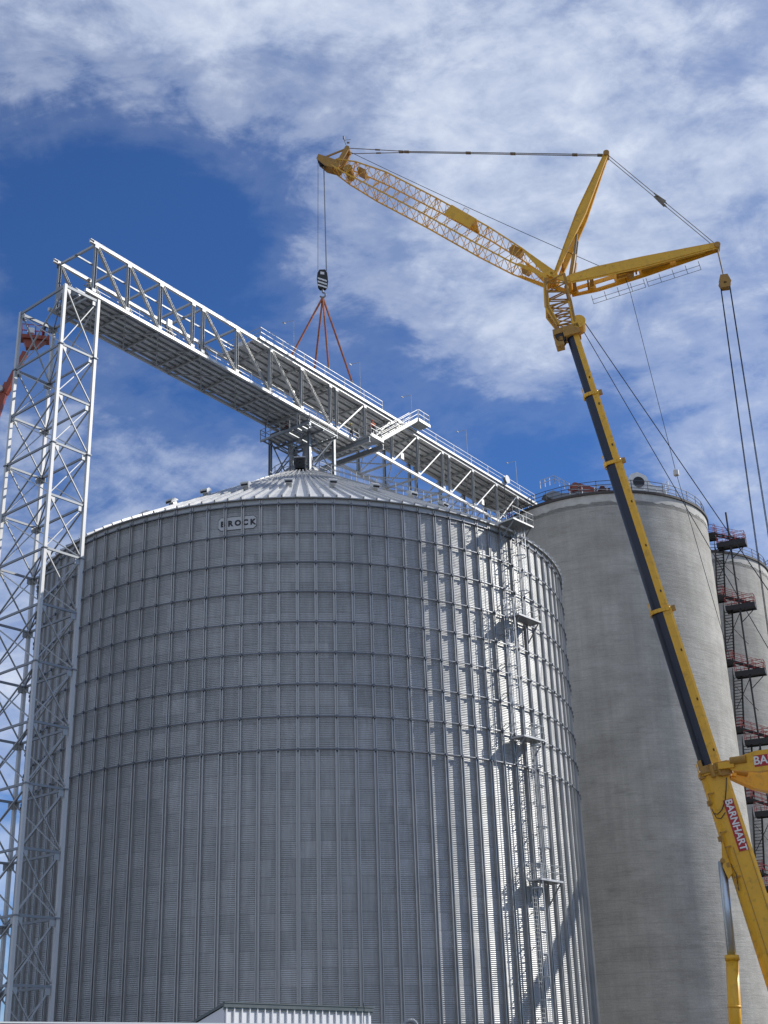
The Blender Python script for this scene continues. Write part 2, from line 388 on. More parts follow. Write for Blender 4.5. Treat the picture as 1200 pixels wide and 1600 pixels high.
# peak collar
pk = MB(); pz = rz(1.6)
pk.lathe((BX, BY, pz), [(1.75, -.3), (1.75, .55), (1.5, .75), (0.1, 1.1)], 32); pk.build('peak_collar', M['galv_dull_shade'], bin_, True)
pk = MB(); a0 = Vector((BX, BY - 2.9, rz(2.9) + .75))
pk.box(a0, (.95, .9, 1.05)); fb = pk.build('fan_box', M['black'], bin_)
pk = MB(); pk.box(a0 + Vector((0, 0, .58)), (1.1, 1.05, .09)); pk.build('fan_box_lid', M['galv_light'], fb)
pk = MB(); pk.lathe((0, 0, 0), [(.36, 0), (.40, 0), (.40, .06), (.36, .06), (.36, 0)], 20)
for k in range(4):
    a = k * PI / 2 + .4; pk.beam((0, 0, .02), (.36 * math.cos(a), .36 * math.sin(a), .02), .12, .02)
pk.v = [Vector((a0.x + v.x, a0.y - .46 - v.z, a0.z + v.y)) for v in pk.v]; pk.build('fan_guard', M['blacksteel'], fb)
# railing ring at peak
pr = MB(); K = 20; rr_ = 3.1
P = [Vector((BX + rr_ * math.cos(2 * PI * i / K), BY + rr_ * math.sin(2 * PI * i / K), rz(rr_) + .05)) for i in range(K + 1)]
railing(pr, P, 1.25, 1.0, .035); pr.build('peak_railing', M['galv_dull_shade'], bin_)

# stiffeners
def stiff_mb(j, up, lo):
    mb = MB(); a = jang(j); ra = Vector((math.cos(a), math.sin(a), 0)); ta = Vector((-math.sin(a), math.cos(a), 0))
    for z0, z1, wd, dp in ((GZ, lo, .29, .14), (lo, up, .24, .11)):
        c = C2 + ra * (R + .02) + Z1 * ((z0 + z1) / 2)
        mb.box(c, (.03, wd, z1 - z0 - .002), (ra, ta, Z1))
        for sg in (-1, 1):
            mb.box(c + ra * (dp / 2 + .015) + ta * sg * (wd / 2 - .035), (dp, .045, z1 - z0 - .002), (ra, ta, Z1))
            mb.box(c + ra * (dp + .02) + ta * sg * (wd / 2 - .035), (.018, .062, z1 - z0 - .002), (ra, ta, Z1))
    return mb
st0 = stiff_mb(0, EZ - .1, 22.5).build('stiffener', M['stiff'], bin_)
st0_rot = st0
for j in list(range(-30, 0)) + list(range(1, 31)):
    c = st0.copy(); col.objects.link(c); c.parent = bin_; c.rotation_euler = (0, 0, j * 2 * PI / NS)
far = MB()
for j in range(31, 78):
    q = stiff_mb(j, EZ - .1, 22.5); far.add(q.v, q.f)
fo = far.build('stiffener', M['stiff'], bin_); fo['kind'] = 'stuff'
for z in RINGZ:
    mb = MB(); r = R + .15
    mb.lathe((BX, BY, z), [(r, .045), (r + .05, .045), (r + .06, 0), (r + .05, -.045), (r, -.045), (r, .045)], 216)
    for j in range(-32, 33):
        mb.box(onbin(j, r + .05, z), (.14, .16, .2), (Vector((math.cos(jang(j)), math.sin(jang(j)), 0)), Vector((-math.sin(jang(j)), math.cos(jang(j)), 0)), Z1))
    mb.build('wind_ring', M['windring'], bin_)
# roof vents
for k in range(30):
    if 7 <= k <= 22: continue
    a = jang(0) + rad(0.7 + 12 * k); rv = 17.2
    ra = Vector((math.cos(a), math.sin(a), 0)); ta = Vector((-math.sin(a), math.cos(a), 0))
    nr = (ra * math.sin(rad(30)) + Z1 * math.cos(rad(30))); dn = (ra * math.cos(rad(30)) - Z1 * math.sin(rad(30)))
    c = Vector((BX, BY, 0)) + ra * rv + Z1 * rz(rv)
    mb = MB(); mb.box(c + nr * .22, (.5, .5, .46), (dn, ta, nr))
    pol = [c + nr * .46 - dn * .42 - ta * .36, c + nr * .60 - dn * .30 - ta * .36, c + nr * .78 + dn * .05 - ta * .36, c + nr * .74 + dn * .42 - ta * .36, c + nr * .42 + dn * .52 - ta * .36, c + nr * .46 + dn * .3 - ta * .36]
    mb.prism(pol, ta * .72)
    vt = mb.build('roof_vent', M['galv_light'], bin_)
    mb = MB(); mb.box(c + nr * .55 + dn * .505, (.02, .56, .16), (dn, ta, nr)); mb.build('vent_opening', M['black'], vt)
# name plate
pl = MB(); K = 12; ja, jb = -3.42, -1.22
for k in range(K):
    j0 = ja + (jb - ja) * k / K; j1 = ja + (jb - ja) * (k + 1) / K
    i0 = .22 if k == 0 else 0; i1 = .22 if k == K - 1 else 0
    for r_, hh, mi in ((R + .03, .56, 1), (R + .036, .525, 0)):
        e0 = .0 if mi else (.02 if k == 0 else 0); e1 = .0 if mi else (.02 if k == K - 1 else 0)
        pl.add([onbin(j0 + e0, r_, 40.42 - hh + i0), onbin(j1 - e1, r_, 40.42 - hh + i1), onbin(j1 - e1, r_, 40.42 + hh - i1), onbin(j0 + e0, r_, 40.42 + hh - i0)], [(0, 1, 2, 3)], mi)
npl = pl.build('name_plate', [M['stiff'], M['black']], bin_)
for t_, j in zip('BROCK', (-3.14, -2.71, -2.28, -1.86, -1.44)):
    a = jang(j); text_part(t_, .62, onbin(j, R + .05, 40.40), (-math.sin(a), math.cos(a), 0), (0, 0, 1), M['black'], npl, off=.03)

# bin ladder, cages, platforms
def lframe(j):
    a = jang(j); return Vector((math.cos(a), math.sin(a), 0)), Vector((-math.sin(a), math.cos(a), 0))
def ladder(j, z0, z1):
    ra, ta = lframe(j); c = C2 + ra * (R + .62)
    mb = MB()
    for s_ in (-1, 1): mb.beam(c + ta * .24 * s_ + Z1 * z0, c + ta * .24 * s_ + Z1 * (z1 + 1.1), .07, .035, ra)
    z = z0 + .3
    while z < z1: mb.tube(c + ta * .24 + Z1 * z, c - ta * .24 + Z1 * z, .018, 5); z += .305
    lad = mb.build('ladder', M['galv'], bin_)
    z = z0 + 1.0
    mb = MB()
    while z < z1:
        for s_ in (-1, 1): mb.beam(c + ta * .24 * s_ + Z1 * z, C2 + ra * R + ta * .24 * s_ + Z1 * z, .06, .04)
        z += 2.4
    mb.build('standoff', M['galv_dull_shade'], lad)
    mb = MB(); hoops = []
    z = z0 + 2.3; k0 = z
    K = 10
    def hp(i, z): 
        a = PI * (i / K); return c + ra * (.12 + .72 * math.sin(a)) * 1 + ta * .42 * math.cos(a) + Z1 * z
    zs = []
    while z < z1 + .9: zs.append(z); z += 1.55
    zs.append(z1 + 1.05)
    for z in zs:
        pts = [hp(i, z) for i in range(K + 1)]
        for p, q in zip(pts, pts[1:]): mb.beam(p, q, .02, .09)
    for i in (1, 3, 5, 7, 9): mb.beam(hp(i, zs[0]), hp(i, zs[-1]), .05, .012, ra)
    mb.build('safety_cage', M['galv'], lad)
ladder(15.1, 34.5, 42.3); ladder(13.6, 24.6, 34.6); ladder(15.1, 14.0, 24.6); ladder(14.3, GZ + .3, 14.0)
def platform(j0, j1, z, depth=1.35, face=True):
    jm = (j0 + j1) / 2; ra, ta = lframe(jm); hw = (j1 - j0) / 2 * 2 * PI * R / NS
    c = C2 + ra * (R + .25) + Z1 * z; fl = MB()
    fl.box(c + ra * depth / 2, (depth, 2 * hw, .06), (ra, ta, Z1))
    p = fl.build('platform', M['galv_dull_shade'], bin_)
    mb = MB(); q = [c + ta * -hw, c + ra * depth - ta * hw, c + ra * depth + ta * hw, c + ta * hw]
    for a, b in zip(q, q[1:]): mb.beam(a, b, .04, .14)
    mb.build('toe_board', M['galv_light'], p)
    mb = MB(); railing(mb, q, 1.1, 1.1, .024); mb.build('railing', M['galv'], p)
    mb = MB()
    for s_ in (-1, 1):
        mb.beam(c + ra * (depth - .1) + ta * hw * .85 * s_ - Z1 * .1, c + ta * hw * .85 * s_ - Z1 * 1.5, .07, .09, ta)
        mb.beam(c + ta * hw * .85 * s_ - Z1 * 1.6, c + ta * hw * .85 * s_, .09, .06, ta)
    mb.build('support_bracket', M['galv_dull_shade'], p); return p
platform(13.7, 15.7, 42.5, 1.6); platform(13.9, 16.1, 34.4, 1.2); platform(13.6, 15.5, 24.5, 1.2); platform(14.1, 16.2, 13.9, 1.2)
# roof stair from the eave platform up to the peak
rs = MB(); js = 14.6; ra, ta = lframe(js)
dirn = (ra * math.cos(rad(30)) - Z1 * math.sin(rad(30)))
a_ = C2 + ra * 23.9 + Z1 * (rz(23.9) + .25); b_ = C2 + ra * 2.9 + Z1 * (rz(2.9) + .25)
for s_ in (-1, 1): rs.beam(a_ + ta * .45 * s_, b_ + ta * .45 * s_, .05, .22)
n_ = 80
for i in range(n_):
    p = a_.lerp(b_, (i + .5) / n_); rs.box(p + Z1 * .03, (.24, .86, .035), (ra, ta, Z1))
rsx = rs.build('roof_stair', M['galv'], bin_)
rs = MB()
for s_ in (-1, 1): railing(rs, [a_ + ta * .5 * s_, b_ + ta * .5 * s_], 1.15, 1.9, .035)
rs.build('handrail', M['galv'], rsx)
# conduit cable down by the ladder
cb = MB(); pts = [onbin(12.2, R + .35, z) for z in (GZ, 41)] ; cb.tube(pts[0], pts[1], .035, 6); cb.build('conduit', M['galv'], bin_)

# ------------------------------------------------------------------ bridge
D = Vector((0.5892, 0.8080, 0)); Nn = Vector((0.8080, -0.5892, 0))
def W(s, o, z): return C2 + D * s + Nn * o + Z1 * z
ZL, ZT, HO = 60.86, 65.78, 2.28
br = thing('conveyor_bridge', W(-29.6, 0, 60.4), 'long galvanised truss bridge carrying conveyors from the lattice tower over the bin peak', 'truss bridge')
S0, S1 = -29.7, 42.2
for o, nm in ((HO, 1), (-HO, -1)):
    mb = MB(); mb.ibeam(W(S0 - .4, o, ZT), W(S1, o, ZT), .26, .31, t=.04); mb.box((W(S0, o, ZT) + W(S1, o, ZT)) / 2, (S1 - S0, .22, .26), (D, Nn, Z1)); mb.build('top_chord', M['galv_light'], br)
    mb = MB(); e = 39.2 if nm > 0 else 39.2; mb.box((W(S0 - .5, o, ZL) + W(e, o, ZL)) / 2, (e - S0 + .5, .24, .28), (D, Nn, Z1)); mb.build('bottom_chord', M['galv_light'], br)
posts = [-29.4, -25.7, -21.9, -17.9, -16.6, -12.1, -7.4, -2.8, 1.7, 2.7, 7.4, 12.1, 16.9, 21.7, 23.0, 27.9, 33.0, 37.8]
h0, h1 = ZL + .18, ZT - .22
for o in (HO, -HO):
    for s_ in posts:
        mb = MB(); mb.ibeam(W(s_, o, h0), W(s_, o, h1), .28, .24, D, .015); mb.build('post', M['galv_dull_shade'], br)  # same steel as the chords, darker to paint the web's shade
    pr_ = [p for p in posts]
    for a, b in zip(pr_, pr_[1:]):
        if b - a < 1.6: continue
        mb = MB()
        if b < 2: mb.ibeam(W(a + .2, o, h1 - .05), W(b - .2, o, h0 + .1), .26, .18, Z1, .015)
        else: mb.beam(W(a + .2, o, h0 + .05), W(b - .2, o, h1 - .05), .12, .14, Nn)
        mb.build('diagonal', M['galv'] if b < 2 else M['galv_light'], br)
# lateral bracing top and bottom
for i, s_ in enumerate(posts):
    for z, lim in ((ZT - .05, 50), (ZL - .12, 50)):
        mb = MB(); mb.beam(W(s_, -HO + .16, z), W(s_, HO - .16, z), .16, .2); mb.build('cross_beam', M['galv'], br)
for k, (a, b) in enumerate(zip(posts, posts[1:])):
    if b - a < 1.6: continue
    for z in ((ZT - .1, ZL - .2)):
        mb = MB(); o_ = HO - .2
        mb.beam(W(a + .1, o_, z), W(b - .1, -o_, z), .10, .10)
        if z < 62: mb.beam(W(a + .1, -o_, z - .11), W(b - .1, o_, z - .11), .10, .10)
        mb.build('lateral_brace', M['galv'], br)
# centre strut under the top, left section
mb = MB(); mb.beam(W(S0, 0, ZT - .22), W(-8, 0, ZT - .22), .12, .14); mb.build('top_rail_beam', M['galv_dull_shade'], br)
def deck(s0, s1, z, hw, name):
    mb = MB(); s_ = s0; k = 0
    while s_ < s1 - .1:
        e = min(s_ + 1.5, s1); mb.box((W(s_, 0, z) + W(e, 0, z)) / 2, (e - s_ - .03, 2 * hw, .05), (D, Nn, Z1)); s_ = e; k += 1
    d_ = mb.build(name, M['grating'], br)
    mb = MB()
    for o in [-hw + .35 + i * (2 * hw - .7) / 5 for i in range(6)]:
        mb.beam(W(s0, o, z - .11), W(s1, o, z - .11), .09, .16)
    mb.build('stringer', M['galv_dull_shade'], d_)
    return d_
deck(S0, 7.6, ZL + .18, HO - .2, 'lower_deck')
ud = deck(-9.2, S1, ZT + .32, HO + .25, 'upper_deck')
mb = MB()
for o in (-HO - .28, HO + .28): mb.box((W(-9.2, o, ZT + .30) + W(S1, o, ZT + .30)) / 2, (S1 + 9.2, .05, .26), (D, Nn, Z1))
mb.build('fascia', M['galv_light'], ud)
zt = ZT + .36
mb = MB(); railing(mb, [W(-9.0, HO + .2, zt), W(10.4, HO + .2, zt)], 1.15, 3.0, .034); railing(mb, [W(16.8, HO + .2, zt), W(S1 - .3, HO + .2, zt)], 1.15, 3.4, .034)
mb.build('railing', M['galv_light'], br)
mb = MB(); railing(mb, [W(-9.0, HO + .2, zt), W(-9.0, -HO - .2, zt), W(S1 - .3, -HO - .2, zt)], 1.15, 3.0, .034); mb.build('railing', M['galv'], br)
for o in (HO - .3, -HO + .3):
    mb = MB(); railing(mb, [W(S0 + 1, o, ZL + .2), W(7.0, o, ZL + .2)], 1.1, 2.4, .028); mb.build('railing', M['galv_light'], br)
# conveyors: enclosed troughs in lower deck and on upper deck
def trough(s0, s1, o, z, wd, ht, nm):
    mb = MB(); mb.box((W(s0, o, z) + W(s1, o, z)) / 2, (s1 - s0, wd, ht), (D, Nn, Z1)); s_ = s0
    c = mb.build(nm, M['galv'], br)
    mb = MB()
    while s_ <= s1:
        mb.box(W(s_, o, z), (.07, wd + .1, ht + .1), (D, Nn, Z1)); s_ += 3.0
    mb.build('flange', M['galv_light'], c); return c
trough(S0 + .5, 3.0, -.75, ZL + .72, .75, .7, 'conveyor_trough')
trough(-8.5, S1 - 2, -.6, ZT + .85, .8, .75, 'conveyor_trough')
mb = MB(); mb.tube(W(S0 - .6, -.75, ZL + 1.0), W(S0 + .9, -.75, ZL + 1.0), .62, 18); mb.box(W(S0 + .4, .2, ZL + .8), (1.0, .7, .7), (D, Nn, Z1)); mb.build('drive_unit', M['galv_dull_shade'], br)
for o in (HO, -HO):
    for s_ in posts:
        for z, h_ in ((ZT - .3, .42), (ZL + .3, .42)):
            mb = MB(); mb.box(W(s_, o + .14 * (1 if o > 0 else -1), z), (.42, .02, .30), (D, Nn, Z1)); mb.build('gusset_plate', M['galv_dull_shade'], br)
mb = MB(); mb.tube(W(S0 + 1, 1.2, ZL - .32), W(6, 1.2, ZL - .32), .06, 6); mb.build('conduit', M['galv_light'], br)
mb = MB(); mb.tube(W(-8, 1.5, ZT - .28), W(S1 - 1, 1.5, ZT - .28), .05, 6); mb.build('conduit', M['galv'], br)
for s_ in (-20.5, -3.9, 14.2, 30.1):
    mb = MB(); mb.box(W(s_, HO - .25, ZL + 1.5), (.5, .25, .7), (D, Nn, Z1)); mb.build('junction_box', M['galv_light'], br)
# service light poles with short arms
for s_ in (-4.0, 6.7, 16.0, 27.0, 38.0):
    mb = MB(); a = W(s_, HO + .1, ZT + .4); t = a + Z1 * 4.3; mb.tube(a, t, .045, 6, r2=.03)
    mb.tube(t, t - Nn * 1.0 - D * .35 - Z1 * .02, .03, 5); lp = mb.build('light_pole', M['galv'], br)
    mb = MB(); mb.box(t - Nn * 1.0 - D * .35 - Z1 * .05, (.3, .14, .08), (D, Nn, Z1)); mb.build('lamp_head', M['galv_dull_shade'], lp)
# pulley wheel near the right end
mb = MB(); c = W(34.9, HO + .45, ZT + 1.0); ax = Nn
mb.tube(c - ax * .10, c + ax * .10, .36, 24); mb.tube(c - ax * .16, c - ax * .11, .52, 24); mb.tube(c + ax * .11, c + ax * .16, .52, 24)
pw = mb.build('cable_reel', M['galv_dull_shade'], br)
mb = MB(); mb.path([c - D * .66 - Z1 * .1, c - D * .66 - Z1 * 3.4, c - D * .5 - Z1 * 4.8], .05, 6); mb.build('cable', M['black'], pw)
# staircase on the near side
so, s0_, s1_, z0_, z1_ = HO + 1.25, 7.9, 14.6, ZL + .45, ZT + .55
mb = MB()
for oo in (so - .55, so + .55):
    mb.beam(W(s0_, oo, z0_), W(s1_, oo, z1_), .06, .34, Nn.cross(D))
stc = mb.build('staircase', M['galv_light'], br)
mb = MB(); n_ = 22
for i in range(n_):
    t = (i + .5) / n_; p = W(s0_ + (s1_ - s0_) * t, so, z0_ + (z1_ - z0_) * t); mb.box(p, (.30, 1.03, .05), (D, Nn, Z1))
mb.box(W((s0_ + s1_) / 2, so, (z0_ + z1_) / 2 - .27), ((Vector((s1_ - s0_, 0, z1_ - z0_))).length - .6, 1.0, .03), ((D * (s1_ - s0_) + Z1 * (z1_ - z0_)).normalized(), Nn, Nn.cross((D * (s1_ - s0_) + Z1 * (z1_ - z0_)).normalized())))
mb.build('tread', M['galv_dull_shade'], stc)
mb = MB()
for oo in (so - .55, so + .55): railing(mb, [W(s0_, oo, z0_), W(s1_, oo, z1_)], 1.15, 1.6, .035)
mb.build('handrail', M['galv_light'], stc)
mb = MB(); mb.box(W(15.7, so - .1, z1_ - .05), (2.1, 1.5, .12), (D, Nn, Z1)); ld = mb.build('stair_landing', M['galv_dull_shade'], br)  # dark slab colour stands in for the shaded underside
mb = MB(); mb.box(W(15.7, so + .68, z1_ - .08), (2.14, .05, .34), (D, Nn, Z1)); mb.build('fascia', M['galv_light'], ld)
mb = MB(); railing(mb, [W(14.7, so + .62, z1_), W(16.7, so + .62, z1_), W(16.7, so - .8, z1_)], 1.2, 1.1, .035); mb.build('railing', M['galv_light'], ld)
mb = MB(); mb.box(W(6.9, (HO + so + .7) / 2, ZL + .2), (2.0, so + .7 - HO - .3, .12), (D, Nn, Z1)); ld = mb.build('stair_landing', M['galv_dull_shade'], br)
mb = MB(); mb.box(W(6.9, so + .74, ZL + .16), (2.04, .05, .36), (D, Nn, Z1)); mb.build('fascia', M['galv_light'], ld)
mb = MB(); railing(mb, [W(6.0, HO + .3, ZL + .38), W(6.0, so + .6, ZL + .38), W(7.8, so + .6, ZL + .38)], 1.1, 1.0, .035); mb.build('railing', M['galv_light'], ld)
# deep cross girders carrying the stair landing and the splice
for s_ in (5.6, 7.9):
    mb = MB(); mb.ibeam(W(s_, -4.2, ZL - .50), W(s_, so + .7, ZL - .50), .26, .55, t=.05); mb.build('cross_girder', M['galv_dull_shade'], br)

# ------------------------------------------------------------------ frame between bin peak and bridge
pf = thing('peak_support_frame', W(0, 0, 56), 'small braced steel frame standing on the bin peak under the bridge', 'support frame')
ex, ey = 1.9, 2.5; zb = ZL - .95
cor = [(-ex, -ey), (ex, -ey), (ex, ey), (-ex, ey)]
for s_, o in cor:
    r0 = math.hypot(s_, o); mb = MB(); mb.ibeam(W(s_, o, rz(r0) - .1), W(s_, o, zb), .28, .28, Nn, .04); mb.build('leg', M['galv_dull_shade'], pf)
for k in range(4):
    (s0, o0), (s1, o1) = cor[k], cor[(k + 1) % 4]
    zlo = rz(3.1) + .5
    mb = MB(); mb.tube(W(s0, o0, zlo), W(s1, o1, zb - .4), .07, 6); mb.tube(W(s1, o1, zlo), W(s0, o0, zb - .4), .07, 6); mb.build('brace', M['galv_dull_shade'], pf)
    mb = MB(); mb.ibeam(W(s0, o0, zb + .14), W(s1, o1, zb + .14), .22, .30, t=.04); mb.build('ring_beam', M['galv_dull_shade'], pf)
mb = MB(); mb.tube(W(-.6, -.9, rz(1.1)), W(-.6, -.9, zb), .22, 14); mb.tube(W(.2, .5, rz(1.1) + 1.4), W(.2, .5, zb), .55, 16, r2=.3); mb.build('spout', M['galv'], pf)
zp = 58.45; mb = MB(); o = -2.2
while o <= 4.01: mb.beam(W(-3.6, o, zp + .36), W(.6, o, zp + .36), .10, .12); o += .62
for s_ in (-3.6, -1.5, .6): mb.beam(W(s_, -2.3, zp + .26), W(s_, 4.0, zp + .26), .12, .22)
for s_, o in ((-3.2, -2.0), (-3.2, 2.1), (.3, 2.1), (.3, -2.0)): mb.beam(W(s_, o, zp + .3), W(s_, o, ZL - .25), .1, .1)
wp = mb.build('work_platform', M['galv_dull_shade'], pf)
mb = MB(); mb.box(W(-.9, 2.9, zp + .46), (2.9, 2.1, .04), (D, Nn, Z1)); mb.box(W(-2.6, -.5, zp + .46), (1.9, 2.4, .04), (D, Nn, Z1)); mb.build('floor_grating', M['grating'], wp)
mb = MB(); railing(mb, [W(.6, 4.0, zp + .4), W(-3.6, 4.0, zp + .4), W(-3.6, -2.3, zp + .4), W(.6, -2.3, zp + .4)], 1.1, 1.4, .035); mb.build('railing', M['galv'], wp)

# ------------------------------------------------------------------ lattice tower
taz = rad(40.4); TD = Vector((math.sin(taz), math.cos(taz), 0)); TN = Vector((-math.cos(taz), math.sin(taz), 0))
p2 = Vector((-23.03, 92.44, 0)); pc = [p2 - TD * 3.29, p2, p2 + TN * 6.10, p2 + TN * 6.10 - TD * 3.29]   # near, right, back, left
tw = thing('lattice_tower', (pc[0] + pc[2]) / 2 + Z1 * GZ, 'tall four legged galvanised lattice tower holding the left end of the bridge', 'lattice tower')
lev = [60.4, 55.0] + [55.0 - 4.365 * k for k in range(1, 14)]
lev = [z for z in lev if z > GZ + 1] 
for p in pc:
    mb = MB(); mb.box(p + Z1 * ((60.55 + GZ) / 2), (.25, .25, 60.55 - GZ), (TD, TN, Z1))
    lg = mb.build('leg', M['galv_light'], tw)
    mb = MB()
    for z in lev[1::2]: mb.box(p + Z1 * z, (.42, .42, .08), (TD, TN, Z1))
    mb.build('splice_plate', M['galv_dull_shade'], lg)
for k in range(4):
    a, b = pc[k], pc[(k + 1) % 4]; u = (b - a).normalized(); a2, b2 = a + u * .14, b - u * .14; nrm = u.cross(Z1)
    allz = lev + [GZ + .4]
    for i, z in enumerate(lev):
        mb = MB(); mb.beam(a2 + Z1 * z, b2 + Z1 * z, .12, .17 if i else .24); mb.build('horizontal_beam', M['galv_dull_shade'], tw)
        if i + 1 < len(allz):
            zb_ = allz[i + 1]; mb = MB()
            mb.beam(a2 + Z1 * (z - .2) + nrm * .0, b2 + Z1 * (zb_ + .2), .07, .12, nrm)
            mb.beam(b2 + Z1 * (z - .2) - nrm * .11, a2 + Z1 * (zb_ + .2) - nrm * .11, .07, .12, nrm)
            for q, sg in ((a2, 1), (b2, -1)):
                mb.box(q + u * .2 * sg + Z1 * (z - .28), (.42, .03, .5), (u, nrm, Z1))
            mb.build('cross_brace', M['galv'], tw)
for i, z in enumerate(lev):
    mb = MB(); mb.beam(pc[0] + Z1 * (z - .05) + (pc[2] - pc[0]).normalized() * .2, pc[2] + Z1 * (z - .05) - (pc[2] - pc[0]).normalized() * .2, .09, .09); mb.build('plan_brace', M['galv_dull_shade'], tw)
mb = MB()
for p in pc: mb.box(p + Z1 * (GZ + .3), (1.2, 1.2, .6), (TD, TN, Z1))
mb.build('footing', M['repair'], tw)

# ------------------------------------------------------------------ concrete silos
def silo(x, y, r, h, label, pil=True):
    t = thing('concrete_silo', (x, y, GZ), label, 'silo')
    mb = MB(); mb.lathe((x, y, 0), [(r, GZ), (r, h - 1.25)], 160); mb.build('wall', M['concrete'], t, True)
    mb = MB(); prof = []
    K = 160; vs = []; fs = []
    for i in range(K):
        a = 2 * PI * i / K; lo = h - 1.25 - .22 * math.sin(a * 23) * math.sin(a * 7 + 1) - .15 * math.sin(a * 51)
        for z in (lo, h - .30): vs.append((x + (r + .02) * math.cos(a), y + (r + .02) * math.sin(a), z))
    for i in range(K): i2 = (i + 1) % K; fs.append((2 * i, 2 * i2, 2 * i2 + 1, 2 * i + 1))
    mb.add(vs, fs); mb.lathe((x, y, 0), [(r, h - 1.8), (r, h - .3)], 160); mb.build('repair_band', M['repair'], t, True)
    mb = MB(); mb.lathe((x, y, 0), [(r, h - .30), (r + .22, h - .28), (r + .24, h), (.01, h + .35)], 120); mb.build('roof_slab', M['capdark'], t)
    mb = MB(); K = 40; P = [Vector((x + (r - .1) * math.cos(2 * PI * i / K), y + (r - .1) * math.sin(2 * PI * i / K), h)) for i in range(K + 1)]
    railing(mb, P, 1.5, 2.2, .045, (1.0, .66, .33)); mb.build('railing', M['railgrey'], t)
    return t
sA = silo(27.73, 157.58, 13.6, 64.95, 'broad grey concrete silo behind the crane boom, right of the steel bin')
sB = silo(40.6, 177.6, 13.6, 64.95, 'pale concrete silo half hidden behind the dark zigzag stair tower')
sC = silo(72.5, 201.0, 13.6, 73.5, 'shaded concrete silo cut off by the right edge of the picture')
# ------------------------------------------------------------------ crane
CU = Vector((-0.98499, 0.17260, 0)); CN = Vector((-0.17260, -0.98499, 0)); CB = Vector((34.979, 112.754, 0))
def Q(p, z, o=0.0): return CB + CU * p + CN * o + Z1 * z
cr = thing('mobile_crane', (34.98 + CU.x * 3, 112.75 + CU.y * 3, GZ), 'yellow telescopic mobile crane with a lattice luffing jib reaching over the bin', 'crane')
b0, b1 = Vector((3.35, 2.2)), Vector((15.6, 69.9))
bd = (b1 - b0).normalized(); bn = Vector((bd.y, -bd.x))      # bn: underside direction in the (p,z) plane
def bpt(z, n=0.0, o=0.0):
    t = (z - b0.y) / bd.y; q = b0 + bd * t + bn * n; return Q(q.x, q.y, o)
AX = (CU * bd.x + Z1 * bd.y); BN = (CU * bn.x + Z1 * bn.y)
def boom_sec(z0, z1, wd, dp, name, mats, flat=0.42, k2=1.0):
    # box-like upper half, rounded belly towards BN
    prof = []
    hw = wd / 2
    prof += [(-hw * .86, -dp / 2), (hw * .86, -dp / 2), (hw, -dp / 2 + .14 * wd)]
    n_ = 12
    for i in range(n_ + 1):
        a = i / n_ * PI; prof.append((hw * math.cos(a), -dp / 2 + flat * dp + (dp * (1 - flat)) * math.sin(a) ** .8 if 0 < i < n_ else -dp / 2 + flat * dp))
    prof += [(-hw, -dp / 2 + .14 * wd)]
    mb = MB(); A = bpt(z0); B = bpt(z1); n = len(prof)
    vs = [A + CN * x + BN * y for x, y in prof] + [B + CN * x * k2 + BN * y * k2 for x, y in prof]
    for i in range(n):
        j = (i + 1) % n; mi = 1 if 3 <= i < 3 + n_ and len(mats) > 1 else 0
        mb.add([vs[i], vs[j], vs[n + j], vs[n + i]], [(0, 1, 2, 3)], mi)
    mb.add(vs, [tuple(range(n))[::-1], tuple(range(n, 2 * n))], 0)
    return mb.build(name, mats, cr)
secs = [(2.2, 24.3, 1.66, 2.30), (24.3, 39.3, 1.38, 1.84), (39.3, 54.7, 1.20, 1.58), (54.7, 62.4, 1.08, 1.40), (62.4, 69.4, 0.96, 1.22)]
for i, (z0, z1, w_, dp) in enumerate(secs):
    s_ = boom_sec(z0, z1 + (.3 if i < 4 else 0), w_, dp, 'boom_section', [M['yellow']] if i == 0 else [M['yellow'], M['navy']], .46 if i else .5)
    if i < 4:
        mb = MB(); z = z1; K = 18; pts = []; hw = w_ / 2 + .08; hd = dp / 2 + .08
        for k in range(K):
            a = 2 * PI * k / K; cx, cy = math.cos(a), math.sin(a); sq = (abs(cx) ** 3 + abs(cy) ** 3) ** (-1 / 3)
            pts.append(bpt(z) + CN * cx * hw * sq + BN * cy * hd * sq)
        for k in range(K): mb.beam(pts[k], pts[(k + 1) % K], .14, .34, AX)
        cl_ = mb.build('collar', M['yellow'], s_)
        mb = MB(); mb.box(bpt(z, -dp / 2 - .22, w_ / 2 - .3), (.3, .3, .5), (BN, CN, AX)); mb.build('rope_guide', M['yellow_dark'], cl_)
        mb = MB(); mb.box(bpt(z + .5, dp / 2 + .05, w_ / 2 - .2), (.10, .10, 1.0), (BN, CN, AX)); mb.build('guide_pin', M['yellow'], cl_)
    if i > 0:
        z = z0 + 1.8
        while z < z1 - 1:
            mb = MB(); mb.box(bpt(z, -dp / 2 + .30, w_ / 2 + .02), (.12, .05, .22), (BN, CN, AX)); mb.build('locking_bolt', M['black'], s_); z += 4.6
def zo(z): return 3.9 + (z - 2.7) * 1.372
FO = .87
for z in (16.3, 13.9, 13.0, 11.2):
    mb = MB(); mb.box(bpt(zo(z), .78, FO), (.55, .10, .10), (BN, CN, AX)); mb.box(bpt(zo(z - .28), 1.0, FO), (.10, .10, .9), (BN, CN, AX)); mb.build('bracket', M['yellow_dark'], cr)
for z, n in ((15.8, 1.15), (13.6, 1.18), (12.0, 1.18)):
    mb = MB(); mb.box(bpt(zo(z), n, .4), (.28, .35, .4), (BN, CN, AX)); mb.build('clamp_block', M['yellow_dark'], cr)
